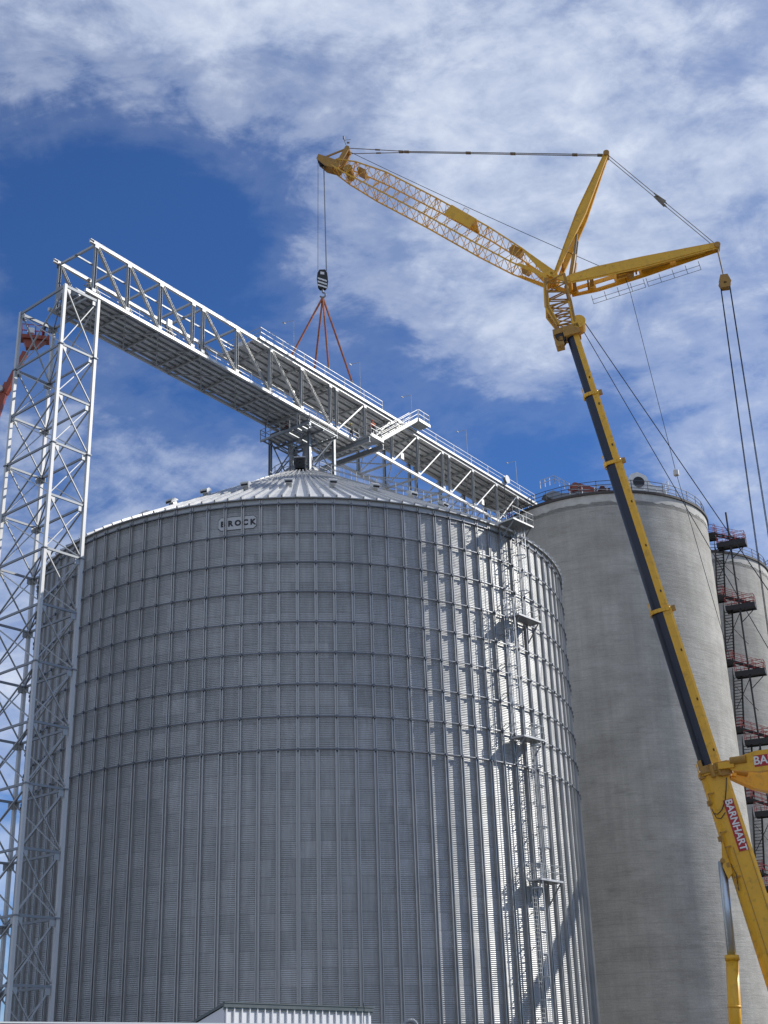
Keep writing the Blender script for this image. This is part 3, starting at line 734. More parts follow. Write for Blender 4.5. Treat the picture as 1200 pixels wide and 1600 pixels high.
for n, l_, zc in ((.35, 13.0, 11.5), (-.80, 17.0, 11.5)):
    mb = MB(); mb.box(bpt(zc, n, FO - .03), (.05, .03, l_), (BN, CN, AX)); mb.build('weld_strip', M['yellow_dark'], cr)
rr_ = [(15.1, 1.1), (15.0, .75), (15.2, .3), (15.7, -.2), (16.4, -.6), (17.0, -.9)]
for hh in ([bpt(zo(z), n, FO + .02) for z, n in rr_], [bpt(zo(z - .2), n, FO + .02) for z, n in [(15.6, 1.1), (15.0, .95), (14.9, .6), (15.2, .1)]], [bpt(zo(12.0), .95, FO), bpt(zo(11.3), .8, FO + .04), bpt(zo(10.4), 1.0, FO)]):
    mb = MB(); mb.path(hh, .04, 5); mb.build('hydraulic_hose', M['black'], cr)
s0 = bpt(19.6, -.42, FO)
mb = MB(); mb.box(s0, (.84, .02, 4.4), (BN, CN, AX)); nb = mb.build('name_board', M['redsign'], cr)
text_part('BARNHART', .84, s0 + CN * .03, -AX, (-AX).cross(CN) * -1, M['white'], nb, off=.02, sx=1.0)
# lift cylinder
mb = MB(); ct = Q(7.2, 16.9, .0) + BN * .35; cm = Q(7.75, 9.2, 0); cl = Q(8.5, 0.3, 0)
mb.tube(ct, cm, .36, 24); lc = mb.build('lift_rod', M['chrome'], cr, True)
mb = MB(); mb.tube(cm, cl, .52, 24); mb.tube(cm + (ct - cm).normalized() * .12, cm - (ct - cm).normalized() * .28, .60, 24); mb.tube(cm.lerp(cl, .42), cm.lerp(cl, .44), .55, 24); mb.build('lift_cylinder', M['yellow'], cr, True)
for o in (-.55, .45):
    mb = MB(); mb.prism([bpt(18.8, 1.0, o), bpt(16.0, 1.0, o), bpt(15.6, 1.5, o), bpt(16.6, 1.65, o)], CN * .12); mb.build('cylinder_bracket', M['yellow'], cr)
mb = MB(); mb.tube(ct - CN * .7, ct + CN * .7, .2, 12); mb.build('cylinder_pin', M['yellow_dark'], cr)
# Y guying frames at the collar of the base section
yb = bpt(24.5, -.75)
arms = []
for o, tip in ((.9, Vector((38.98, 106.0, 24.4))), (-.9, Vector((41.1, 118.0, 22.0)))):
    r0 = yb + CN * o; dd = (tip - r0).normalized(); sd = Vector((0, 0, 1)).cross(dd).normalized(); sn = dd.cross(sd)
    mb = MB(); mb.beam(r0 + dd * .9, r0 + dd * 3.2, .6, .9, Z1, w2=.7, h2=1.75); mb.beam(r0 + dd * 3.2, r0 + dd * 7.5, .7, 1.75, Z1, w2=.7, h2=1.7); mb.beam(r0 + dd * 7.5, tip, .7, 1.7, Z1, w2=.4, h2=.6)
    mb.beam(r0 - dd * .1, r0 + dd * 1.3, 1.0, .55, Z1)
    ya = mb.build('guying_arm', M['yellow'], cr); arms.append((r0, dd, sd, sn, tip, ya))
    for k in (-1, 1):
        mb = MB(); mb.tube(r0 + dd * 1.0 + sd * .3 * k + Z1 * .3, r0 + dd * 2.4 + sd * .3 * k + Z1 * .3, .34, 14); mb.build('guy_winch', M['yellow_dark'], ya)
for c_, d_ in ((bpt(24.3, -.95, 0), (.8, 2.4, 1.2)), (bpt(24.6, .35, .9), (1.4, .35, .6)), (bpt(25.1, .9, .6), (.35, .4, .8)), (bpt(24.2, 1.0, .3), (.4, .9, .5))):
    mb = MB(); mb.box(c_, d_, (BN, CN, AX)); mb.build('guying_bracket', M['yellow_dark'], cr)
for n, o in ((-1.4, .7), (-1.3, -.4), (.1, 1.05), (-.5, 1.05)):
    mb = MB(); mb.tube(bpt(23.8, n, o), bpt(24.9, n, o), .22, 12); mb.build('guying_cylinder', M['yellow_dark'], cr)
r0, dd, sd, sn, tip, ya = arms[0]
vv = (Z1 - dd * Z1.dot(dd)).normalized(); fc = dd.cross(vv)
if fc.y > 0: fc = -fc
sc_ = r0 + dd * 5.6 + fc * .37
mb = MB(); mb.box(sc_, (5.1, .95, .02), (dd, vv, fc)); n2_ = mb.build('name_board', M['redsign'], ya)
text_part('BARNHART', 1.0, sc_ + fc * .03, dd if dd.cross(vv).dot(fc) > 0 else -dd, vv, M['white'], n2_, off=.02)
# boom head
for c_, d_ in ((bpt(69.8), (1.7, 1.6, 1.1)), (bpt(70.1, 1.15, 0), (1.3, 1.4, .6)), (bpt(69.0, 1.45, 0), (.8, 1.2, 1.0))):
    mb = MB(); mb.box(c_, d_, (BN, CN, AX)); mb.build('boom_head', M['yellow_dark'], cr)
mb = MB(); mb.tube(bpt(70.5, -.95, -.8), bpt(70.5, -.95, .8), .72, 20); mb.build('boom_head_drum', M['yellow'], cr)
for o in (-.5, 0, .5):
    mb = MB(); mb.tube(bpt(69.4, 1.2, o - .1), bpt(69.4, 1.2, o + .1), .52, 16); mb.build('sheave', M['blacksteel'], cr)
# lattice helper: square section tapered truss between stations (p,z axis), widths
def lattice(stations, name, chord=.085, lace=.038, step=1.6, side_only=False, mats=None):
    # stations: (Vector centre, half-height, half-width, upvec)
    mb = MB(); ls = []
    for (c0, hh0, hw0, u0), (c1, hh1, hw1, u1) in zip(stations, stations[1:]):
        q0 = [c0 + u0 * hh0 * i + CN * hw0 * j for i, j in ((1, 1), (1, -1), (-1, -1), (-1, 1))]
        q1 = [c1 + u1 * hh1 * i + CN * hw1 * j for i, j in ((1, 1), (1, -1), (-1, -1), (-1, 1))]
        for a, b in zip(q0, q1): mb.tube(a, b, chord, 7)
        n = max(1, round((c1 - c0).length / step)); ls.append((q0, q1, n))
    ch = mb.build(name, mats or M['yellow'], cr)
    mb = MB()
    for q0, q1, n in ls:
        for k in range(4):
            a0, a1, b0_, b1_ = q0[k], q1[k], q0[(k + 1) % 4], q1[(k + 1) % 4]
            for i in range(n):
                t0, t1 = i / n, (i + 1) / n; tm = (t0 + t1) / 2
                mb.tube(a0.lerp(a1, t0), b0_.lerp(b1_, tm), lace, 5, cap=False); mb.tube(b0_.lerp(b1_, tm), a0.lerp(a1, t1), lace, 5, cap=False)
            mb.tube(a0, b0_, lace * 1.2, 5, cap=False)
        mb.tube(q0[0], q0[2], lace, 5, cap=False)
    mb.build('lacing', mats or M['yellow'], ch); return ch
# adapter between boom head and jib foot
ad0, ad1 = Vector((16.0, 70.6)), Vector((16.7, 76.1)); du = (ad1 - ad0).normalized(); un = Vector((du.y, -du.x)); U = CU * un.x + Z1 * un.y
lattice([(Q(ad0.x, ad0.y), .85, .7, U), (Q(16.55, 72.8), 1.2, 1.1, U), (Q(*ad1), .98, 1.2, U)], 'boom_adapter', .15, .075, 1.2, mats=M['yellow_dark'])
for o in (-1.1, 1.1):
    c = Q(ad0.x, ad0.y, o * .65); c2 = Q(16.55, 72.8, o); c3 = Q(16.7, 76.3, o)
    mb = MB(); mb.prism([c + U * .6, c + U * 1.0, c2 + U * 1.5, c3 + U * 1.2, c3 + U * .85, c2 + U * .95], CN * .08); mb.build('adapter_plate', M['yellow'], cr)
    mb = MB(); mb.prism([c - U * .6, c - U * 1.0, c2 - U * 1.35, c2 - U * .95], CN * .08); mb.build('adapter_plate', M['yellow'], cr)
    mb = MB(); mb.beam(Q(17.4, 76.6, o), Q(15.2, 75.2, o), .22, .45); mb.build('pivot_frame', M['yellow'], cr)
for p_, z_ in ((16.8, 76.5), (15.3, 75.6)):
    mb = MB(); mb.tube(Q(p_, z_, -1.25), Q(p_, z_, 1.25), .32, 12); mb.build('pivot_pin', M['yellow'], cr)
# luffing jib
j0, j1 = Vector((17.1, 76.4)), Vector((41.0, 95.9)); ju = (j1 - j0).normalized(); jn = Vector((-ju.y, ju.x)); JU = CU * jn.x + Z1 * jn.y; JA = CU * ju.x + Z1 * ju.y
JL = (j1 - j0).length
def J(t, n=0.0, o=0.0): q = j0 + ju * t; return Q(q.x, q.y, o) + JU * n
H = 1.17
lattice([(J(0), .50, 1.0, JU), (J(4.5, .12), .98, 1.2, JU), (J(9, .3), H, 1.29, JU), (J(16, .5), H, 1.29, JU), (J(23, .5), H, 1.29, JU), (J(27, .35), .9, 1.0, JU), (J(JL - 1.4, .15), .45, .65, JU)], 'luffing_jib', .085, .036, 1.35)
for o in (-1.0, 1.0):
    mb = MB(); mb.prism([J(0, -.62, o), J(0, .62, o), J(4.4, 1.12, o * 1.2), J(3.8, .75, o * 1.18), J(.8, -.2, o)], CN * .05); mb.build('jib_foot_plate', M['yellow'], cr)
    mb = MB(); mb.prism([J(0, -.62, o), J(.8, -.2, o), J(3.4, -.5, o * 1.15), J(4.0, -.85, o * 1.18)], CN * .05); mb.build('jib_foot_plate', M['yellow'], cr)
mb = MB(); mb.tube(J(0, 0, -1.25), J(0, 0, 1.25), .28, 12); mb.build('jib_foot_pin', M['yellow'], cr)
mb = MB(); mb.prism([J(10.6, .30, 1.34), J(14.0, .42, 1.34), J(14.0, 1.72, 1.34), J(10.6, 1.55, 1.34)], CN * .05); mb.build('jib_panel', M['yellow'], cr)
mb = MB(); mb.prism([J(10.6, 1.60, -1.3), J(14.0, 1.75, -1.3), J(14.0, 1.75, 1.3), J(10.6, 1.60, 1.3)], JU * .05); mb.build('jib_panel', M['yellow'], cr)
for t0, hh in ((12.8, 1.5), (11.4, .7)):
    mb = MB(); mb.path([J(t0, 1.75, -.8), J(t0 + .3, 1.75 + hh, -.8), J(t0 + .9, 1.75 + hh, -.8), J(t0 + .7, 1.75, -.8)], .04, 5); mb.build('grab_loop', M['galv_light'], cr)
mb = MB(); mb.tube(J(27.3, .2, -.9), J(27.3, .2, .9), .5, 14); mb.build('jib_drum', M['yellow_dark'], cr)
for c_, d_ in ((J(26.0, .9, 0), (1.0, 1.4, .4)), (J(4.9, .8, .5), (1.4, .9, .7)), (J(2.9, -.35, 0), (.9, 1.0, .5))):
    mb = MB(); mb.box(c_, d_, (JA, CN, JU)); mb.build('jib_box', M['yellow_dark'], cr)
# jib head
mb = MB()
for o in (-.62, .62):
    mb.prism([J(JL - 2.4, -.35, o), J(JL - .8, -.72, o), J(JL + .6, -.45, o), J(JL + .8, .15, o), J(JL - .4, .35, o), J(JL - 2.4, .65, o)], CN * .09 * (1 if o > 0 else -1))
jh = mb.build('jib_head', M['yellow_dark'], cr)
mb = MB(); JT = J(JL - 1.5, 2.5)
for o in (-.62, .62):
    mb.beam(J(JL - 2.0, .4, o), JT + CN * o * .8, .24, .5); mb.beam(J(JL - .2, .3, o), JT + CN * o * .7, .14, .18)
mb.tube(JT - CN * .6, JT + CN * .6, .28, 12); mb.build('jib_head_post', M['yellow_dark'], jh)
mb = MB()
for t_, n_ in ((JL + .35, -.1), (JL - 1.4, -.3)): mb.tube(J(t_, n_, -.62), J(t_, n_, .62), .12, 10)
mb.build('sheave_pin', M['yellow_dark'], jh)
for o in (-.35, 0, .35):
    mb = MB(); mb.tube(J(JL + .25, -.1, o - .08), J(JL + .25, -.1, o + .08), .46, 18); mb.build('sheave', M['blacksteel'], jh)
mb = MB(); a = JT + CN * .3; mb.tube(a, a + Z1 * 1.6 + CU * .4, .04, 5); mb.tube(a + Z1 * 1.3 + CU * .3, a + Z1 * 1.3 - CU * .4, .025, 5); mb.tube(a + Z1 * 1.5 + CU * .4 , a + Z1 * 1.9 + CU * .42, .09, 8); mb.box(a + Z1 * .9 - CU * .1, (.3, .1, .18)); mb.build('wind_gauge', M['pendant'], jh)
# derrick masts (plate A-frames)
def mast(foot, tip, bulge, d0, dm, d1, o0, o1, nm, wins=()):
    f_, t_ = Vector(foot), Vector(tip); ax = (t_ - f_).normalized(); nn_ = Vector((-ax.y, ax.x)) * bulge
    r_ = None
    for sg in (-1, 1):
        mb = MB(); L = (t_ - f_).length
        st = [(0, d0 * .5, o0), (.18, d0 * .8, o0 * .97), (.5, dm, (o0 + o1) / 2 * 1.04), (1.0, d1, o1)]
        def pp(t, n, o): q = f_ + ax * L * t + nn_ * n; return Q(q.x, q.y, o)
        def at_(t):
            for (ta_, wa, oa), (tb_, wb, ob) in zip(st, st[1:]):
                if t <= tb_ + 1e-6: k = (t - ta_) / (tb_ - ta_); return wa + (wb - wa) * k, oa + (ob - oa) * k
        cuts = sorted(set([q[0] for q in st] + ([x for w_ in wins for x in w_] if sg < 0 else [])))
        for ta_, tb_ in zip(cuts, cuts[1:]):
            (wa, oa), (wb, ob) = at_(ta_), at_(tb_); tm = (ta_ + tb_) / 2
            bands = [(-.5, .5)]
            if sg < 0 and any(x0 < tm < x1 for x0, x1 in wins): bands = [(-.5, -.24), (.26, .5)]
            for n0, n1 in bands:
                vs = []
                for (t, w_, o) in ((ta_, wa, oa), (tb_, wb, ob)):
                    for n, e in ((n0, -.1), (n1, -.1), (n1, .1), (n0, .1)): vs.append(pp(t, n * w_, (o + e) * sg))
                mb.add(vs, [(0, 3, 2, 1), (4, 5, 6, 7), (0, 1, 5, 4), (1, 2, 6, 5), (2, 3, 7, 6), (3, 0, 4, 7)])
            for n in (-.5, .5): mb.beam(pp(ta_, n * wa, oa * sg), pp(tb_, n * wb, ob * sg), .34, .07, AX.cross(CN))
        mb.build(nm, M['yellow'], cr)
    for t, o in ((.12, o0), (.45, (o0 + o1) / 2), (.8, o0 * .2 + o1 * .8)):
        mb = MB(); q = f_ + (t_ - f_) * t; mb.beam(Q(q.x, q.y, -o), Q(q.x, q.y, o), .18, .4); mb.build('mast_crosspiece', M['yellow_dark'], cr)
    mb = MB(); mb.tube(Q(*t_, -.55), Q(*t_, .55), .32, 14); mb.build('mast_head_pin', M['yellow_dark'], cr)
mast((16.6, 76.4), (10.0, 91.2), 1, .6, .95, .36, 1.15, .28, 'derrick_mast')
mast((15.2, 75.4), (0.1, 77.8), 1, 1.35, 1.05, .42, 1.3, .34, 'rear_mast', ((.05, .12), (.17, .30), (.42, .47)))
# rear mast plated web with openings
mf, mt = Vector((15.2, 75.4)), Vector((0.1, 77.8)); mx = (mt - mf).normalized(); mn = Vector((-mx.y, mx.x)); ML = (mt - mf).length
def MP(t, n, o): q = mf + mx * t + mn * n; return Q(q.x, q.y, o)
for t0, t1 in ((.2, .6), (2.0, 2.4), (4.8, 6.2), (7.4, 10.4), (11.0, 14.8)):
    w0 = 1.12 - .80 * t0 / ML; w1 = 1.12 - .80 * t1 / ML
    mb = MB(); mb.prism([MP(t0, .1, -w0), MP(t1, .1, -w1), MP(t1, .1, w1), MP(t0, .1, w0)], (Q(0, 1) - Q(0, 0)) * .05); mb.build('mast_web', M['yellow_dark'], cr)
mb = MB(); mb.beam(MP(5.0, .22, 0), MP(14.0, .22, 0), .14, .1); mb.build('mast_walkway', M['yellow'], cr)
mb = MB(); mb.tube(MP(6.2, .4, -.5), MP(6.2, .4, .5), .35, 12); mb.build('mast_winch', M['yellow_dark'], cr)
# folded handrails below the rear mast
for t0, t1 in ((1.9, 7.4), (7.7, 13.2)):
    mb = MB(); sgn = 1 if MP(0, 1, 0).z < MP(0, 0, 0).z else -1
    q = lambda t, k: MP(t, sgn * (.95 - .03 * t + k * 1.05), -1.45 + .05 * t)
    for k in (0.5, 1.0): mb.tube(q(t0, k), q(t1, k), .028, 5)
    for i in range(5): t = t0 + (t1 - t0) * i / 4; mb.tube(q(t, 0), q(t, 1.02), .032, 5)
    mb.build('mast_handrail', M['galv_dull_shade'], cr)
# mast support strut
for o in (-1, 1):
    mb = MB(); mb.tube(Q(15.1, 75.8, .95 * o), Q(14.5, 78.6, .8 * o), .24, 12); mb.build('mast_strut', M['yellow_dark'], cr)
    mb = MB(); mb.tube(Q(14.5, 78.6, .8 * o), Q(14.0, 81.2, .7 * o), .12, 8); mb.build('mast_strut_rod', M['pendant'], cr)
# pendants
def pend(a, b, oa, ob, r, knots=()):
    mb = MB()
    for s_ in (-1, 1):
        A = a + CN * oa * s_; B_ = b + CN * ob * s_; mb.tube(A, B_, r, 6)
        for t in knots: p = A.lerp(B_, t); x = (B_ - A).normalized(); mb.tube(p - x * .28, p + x * .28, r * 2.0, 8)
    return mb.build('pendant_bar', M['pendant'], cr)
jt = JT; at = Q(10.0, 91.2); rt = Q(0.1, 77.8)
md = jt.lerp(at, .22)
pend(jt, md, .5, .12, .045, (.55, .97)); pend(md, at, .10, .12, .05, (.02, .33, .55, .85, .97))
pend(at, rt, .30, .30, .038, (.46, .54))
mb = MB(); c = at.lerp(rt, .5)
for s_ in (-1, 1): mb.beam(c + CN * .15 * s_ - (rt - at).normalized() * .7, c + CN * .38 * s_ + (rt - at).normalized() * .7, .1, .3)
mb.build('pendant_link', M['pendant'], cr)
# ropes
def rope(pts, r, name='hoist_rope', n=5):
    mb = MB(); mb.path([Vector(p) for p in pts], r, n); return mb.build(name, M['rope'], cr)
def sagline(a, b, s_, n=10): return [a.lerp(b, i / n) - Z1 * s_ * 4 * (i / n) * (1 - i / n) for i in range(n + 1)]
hk = Vector((-5.80, 119.94, 80.1))
for o, dx in ((.30, -.48), (-.05, .40), (-.30, .47)):
    rope([J(JL + .25 + (.35 if dx < 0 else -.35), -.3, o), hk + Vector((dx, 0, 1.25))], .026)
rope(sagline(JT, Q(10.1, 76.0, 0), .25), .032)
rope([Q(9.6, 75.5, 0), Q(9.3, 73.9, .1), Q(7.1, 53.1), Q(4.6, 34.4, .3)], .028)
mb = MB(); c = Q(7.1, 53.1, 0); mb.tube(c - Z1 * .25, c + Z1 * .25, .26, 10); mb.tube(c - Z1 * .4 + CU * .1, c + Z1 * .4 + CU * .1, .07, 6); mb.build('rope_weight', M['galv_light'], cr)
e1 = Vector((38.98, 106.0, 24.8)); e2 = Vector((41.1, 118.0, 22.4))
hA = bpt(70.4, -1.5, .5); hB = bpt(70.4, -1.2, -.6)
rope([hA, e1], .045, 'guy_rope'); rope([hB, e2], .04, 'guy_rope')
c = hA.lerp(e1, .70); x = (e1 - hA).normalized(); mb = MB(); mb.tube(c - x * .35, c + x * .35, .17, 10); mb.build('rope_socket', M['galv'], cr)
# luffing hoist block hanging from the rear mast
pb = Q(-0.1, 73.3, 0)
mb = MB()
for s_ in (-1, 1): mb.tube(rt + CN * .25 * s_ - Z1 * .2, pb + CN * .12 * s_ + Z1 * .9, .045, 6)
mb.build('pendant_bar', M['pendant'], cr)
mb = MB(); ax = CN
for o in (-.22, 0, .22): mb.tube(pb + ax * (o - .07), pb + ax * (o + .07), .56, 20)
for o in (-.34, .34):
    mb.prism([pb + ax * o + CU * -.35 + Z1 * .95, pb + ax * o + CU * .35 + Z1 * .95, pb + ax * o + CU * .62 + Z1 * .1, pb + ax * o + CU * .4 - Z1 * .55, pb + ax * o - CU * .4 - Z1 * .55, pb + ax * o - CU * .62 + Z1 * .1], ax * .06)
mb.tube(pb - ax * .4, pb + ax * .4, .16, 10); lb = mb.build('luffing_block', M['yellow_dark'], cr)
for o, dp_ in ((-.26, .55), (-.12, .5), (.26, -.55), (.1, -.5)):
    rope([pb + CN * o + CU * dp_ * .8 - Z1 * .1, Q(0.6 + dp_ * 1.5, 2.2, o * 3)], .036)

# crane carrier, superstructure (below the picture)
mb = MB()
cb0 = CB + CU * 3.0; 
mb.box(cb0 + Z1 * (GZ + 1.35) , (18.5, 2.6, .9), (CU, CN, Z1)); mb.box(cb0 + CU * 8.6 + Z1 * (GZ + 1.7), (1.9, 2.8, 1.4), (CU, CN, Z1))
mb.build('carrier', M['yellow'], cr)
mb = MB(); mb.tube(cb0 + Z1 * (GZ + 1.8), cb0 + Z1 * (GZ + 2.3), 1.3, 24); mb.box(cb0 - CU * 1.5 + Z1 * (GZ + 2.9), (6.5, 2.4, 1.2), (CU, CN, Z1)); mb.box(cb0 - CU * 5.2 + Z1 * (GZ + 3.0), (1.8, 4.4, 1.9), (CU, CN, Z1)); mb.build('superstructure', M['yellow_dark'], cr)
mb = MB(); mb.box(cb0 + CU * .9 + CN * 2.1 + Z1 * (GZ + 3.1), (1.9, 1.3, 1.7), (CU, CN, Z1)); mb.build('operator_cab', M['navy'], cr)
for i in range(8):
    for s_ in (-1, 1):
        mb = MB(); c = cb0 + CU * (-8.0 + i * 2.25) + CN * 1.15 * s_ + Z1 * (GZ + .72); mb.tube(c - CN * .22, c + CN * .22, .72, 22); wh = mb.build('wheel', M['rubber'], cr)
        mb = MB(); mb.tube(c - CN * .24, c + CN * .24, .34, 16); mb.build('rim', M['yellow'], wh)
mb = MB()
for a_, b_ in ((-6.5, -5), (-6.5, 5), (6.0, -5), (6.0, 5)):
    mb.beam(cb0 + CU * a_ + Z1 * (GZ + 1.2), cb0 + CU * a_ + CN * b_ + Z1 * (GZ + 1.2), .5, .5); p = cb0 + CU * a_ + CN * b_; mb.tube(p + Z1 * (GZ + .15), p + Z1 * (GZ + 1.3), .16, 10); mb.tube(p + Z1 * GZ, p + Z1 * (GZ + .15), .9, 16)
mb.build('outrigger', M['yellow'], cr)

# ------------------------------------------------------------------ hook block and slings
hb = thing('hook_block', hk, 'black hook block with slanted white stripes hanging from the jib ropes', 'hook block')
mb = MB()
out = [(-.30, 1.25), (.30, 1.25), (.52, .85), (.60, .1), (.50, -.75), (.30, -1.05), (-.30, -1.05), (-.50, -.75), (-.60, .1), (-.52, .85)]
for o in (-.30, .24): mb.prism([hk + Vector((x, o, z)) for x, z in out], Vector((0, .06, 0)))
mb.box(hk + Vector((0, 0, -.85)), (.7, .5, .3)); mb.box(hk + Vector((0, 0, 1.1)), (.5, .5, .15))
mb.build('side_plate', M['black'], hb)
mb = MB()
for o in (-.14, .04): mb.tube(hk + Vector((0, o, .25)), hk + Vector((0, o + .11, .25)), .5, 20)
mb.build('sheave', M['blacksteel'], hb)
mb = MB(); y = -.305
for k in range(3):
    z = .28 - k * .42; mb.add([hk + Vector(p) for p in ((-.50, y, z), (-.50, y, z - .2), (.48, y, z - .62), (.48, y, z - .42))], [(0, 1, 2, 3)])
mb.add([hk + Vector(p) for p in ((-.2, y, 1.0), (-.2, y, .65), (.22, y, .6), (.22, y, .9))], [(0, 1, 2, 3)])
mb.build('warning_stripe', M['white'], hb)
mb = MB(); pts = [hk + Vector((0, 0, -1.0)), hk + Vector((0, 0, -1.45))]
for i in range(11): a = PI / 2 - i * (PI * 1.35) / 10; pts.append(hk + Vector((.30 * math.cos(a), 0, -1.8 + .30 * math.sin(a))))
mb.path(pts, .10, 8); mb.tube(hk + Vector((0, 0, -2.1)) - Vector((.2, 0, 0)), hk + Vector((0, 0, -2.1)) + Vector((.2, 0, 0)), .09, 8); mb.build('hook', M['galv_dull_shade'], hb)
hp_ = hk + Vector((0, 0, -2.1))
for tgt, lab in ((W(-1.2, -HO, ZT + .5), 'orange red sling at far left, outermost on the left side of the hook'), (W(4.2, -HO, ZT + .5), 'second orange red sling from the left under the hook'),
            (W(1.7, HO, ZT + .5), 'third orange red sling from the left, nearly vertical under the hook'), (W(6.2, HO, ZT + .5), 'rightmost orange red sling, sloping down from the hook to the near rail')):
    t = thing('lifting_sling', hp_, lab, 'sling', 'slings between hook and bridge')
    dr = (tgt - hp_); e = hp_ + dr * .86; mb = MB(); y = dr.normalized().cross(Vector((0, 1, 0))).normalized() * .05
    mb.tube(hp_ + y, e + y, .06, 6); mb.tube(hp_ - y, e - y, .06, 6); mb.tube(hp_ + dr * .02, hp_ + dr * .25, .11, 6); mb.build('webbing', M['sling'], t)
    mb = MB(); mb.tube(e, tgt, .03, 6); mb.tube(e - dr.normalized() * .15, e + dr.normalized() * .2, .10, 8); mb.build('shackle', M['pendant'], t)

# ------------------------------------------------------------------ people
def person(pos, face, lab, shirt, pants, helmet, pose=0, group='workers on the bridge'):
    """pose: 0 standing, 1 leaning/reaching"""
    lean = .12 if pose else .03
    J_ = {'pel': (0, 0, .96), 'wst': (0, lean * .3, 1.10), 'chs': (0, lean, 1.34), 'nk': (0, lean * 1.2, 1.50), 'hd0': (0, lean * 1.4, 1.58), 'hd': (0, lean * 1.5 + .01, 1.70), 'top': (0, lean * 1.5, 1.78),
          'sl': (-.19, lean, 1.43), 'el': (-.27, lean + (.12 if pose else -.02), 1.15), 'wl': (-.22, lean + (.36 if pose else .10), 1.10 if pose else .92), 'hl': (-.20, lean + (.45 if pose else .14), 1.12 if pose else .84),
          'sr': (.19, lean, 1.43), 'er': (.29, lean + (.10 if pose else 0), 1.16), 'wr': (.24, lean + (.34 if pose else .14), 1.20 if pose else .95), 'hr': (.22, lean + (.42 if pose else .18), 1.22 if pose else .87),
          'tl': (-.10, 0, .90), 'kl': (-.12, .05, .50), 'al': (-.13, -.03, .09), 'fl': (-.14, .15, .04), 'tr': (.10, 0, .90), 'kr': (.13, .0, .50), 'ar': (.15, -.05, .09), 'fr': (.17, .12, .04)}
    Rr = dict(pel=.155, wst=.14, chs=.165, nk=.06, hd0=.075, hd=.10, top=.07, sl=.075, el=.055, wl=.035, hl=.04, sr=.075, er=.055, wr=.035, hr=.04, tl=.10, kl=.07, al=.05, fl=.045, tr=.10, kr=.07, ar=.05, fr=.045)
    E_ = [('pel', 'wst'), ('wst', 'chs'), ('chs', 'nk'), ('nk', 'hd0'), ('hd0', 'hd'), ('hd', 'top'), ('chs', 'sl'), ('sl', 'el'), ('el', 'wl'), ('wl', 'hl'), ('chs', 'sr'), ('sr', 'er'), ('er', 'wr'), ('wr', 'hr'),
          ('pel', 'tl'), ('tl', 'kl'), ('kl', 'al'), ('al', 'fl'), ('pel', 'tr'), ('tr', 'kr'), ('kr', 'ar'), ('ar', 'fr')]
    ks = list(J_); me = bpy.data.meshes.new('person'); me.from_pydata([J_[k] for k in ks], [(ks.index(a), ks.index(b)) for a, b in E_], [])
    tmp = bpy.data.objects.new('tmp', me); col.objects.link(tmp)
    tmp.modifiers.new('skin', 'SKIN'); sv = me.skin_vertices[0].data
    for i, k in enumerate(ks): sv[i].radius = (Rr[k], Rr[k] * (.72 if k in ('wst', 'chs', 'pel') else 1))
    sv[0].use_root = True
    ss = tmp.modifiers.new('sub', 'SUBSURF'); ss.levels = 2; ss.render_levels = 2
    dg = bpy.context.evaluated_depsgraph_get(); bm_ = bpy.data.meshes.new_from_object(tmp.evaluated_get(dg)); bpy.data.objects.remove(tmp)
    bm_.name = 'person'; bm_.materials.clear()
    for m_ in (M['skin'], shirt, pants, M['black']): bm_.materials.append(m_)
    hands = [Vector(J_['hl']), Vector(J_['hr'])]
    for p in bm_.polygons:
        c = p.center; mi = 1
        if c.z > 1.515: mi = 0
        elif min((c - h).length for h in hands) < .075: mi = 0
        elif c.z < .12: mi = 3
        elif c.z < 1.0 and abs(c.x) < .20: mi = 2
        p.material_index = mi; p.use_smooth = True
    for v in bm_.vertices:   # nose and brow
        if v.co.z > 1.64 and v.co.z < 1.69 and abs(v.co.x) < .03 and v.co.y > lean: v.co.y += .03
    o = bpy.data.objects.new('person', bm_); col.objects.link(o); o.location = pos; o.rotation_euler = (0, 0, face)
    tag(o, lab, 'person', group)
    mb = MB(); hc = Vector((0, lean * 1.5, 1.70)); pr_ = [(.165, .02), (.135, .03), (.13, .09), (.10, .145), (.05, .17), (.005, .178)]
    mb.lathe(hc, pr_, 16); mb.box(hc + Vector((0, .15, .025)), (.18, .09, .015))
    h_ = mb.build('helmet', helmet, None, True); h_.parent = o
    # boots
    mb = MB()
    for k in ('l', 'r'):
        a, f_ = Vector(J_['a' + k]), Vector(J_['f' + k]); mb.box((a + f_) / 2 + Vector((0, 0, -.035)), (.10, .28, .07))
    b_ = mb.build('boots', M['black'], None); b_.parent = o
    return o
person(W(-1.6, -.55, 59.0), 2.6, 'worker in a dark red jacket standing under the bridge on the peak work platform', M['redcloth'], M['darkcloth'], M['redcloth'], 1)
person(W(5.6, 1.9, ZL + .22), 2.9, 'worker in yellow helmet and pale vest standing at the open truss bay', M['greycloth'], M['darkcloth'], M['helmet'], 0)
person(W(6.6, 4.0, ZL + .40), .4, 'worker in orange shirt at the foot of the side staircase', M['hivis'], M['darkcloth'], M['hivis'], 1)
person(W(-28.9, 1.3, ZL + .22), 2.4, 'worker in pale vest at the tower end of the bridge deck', M['greycloth'], M['darkcloth'], M['whitehelmet'], 1)
person(Vector((-29.9, 101.1, 62.25)), -.8, 'worker in dark clothes riding in the orange lift basket', M['darkcloth'], M['darkcloth'], M['darkcloth'], 1, None)

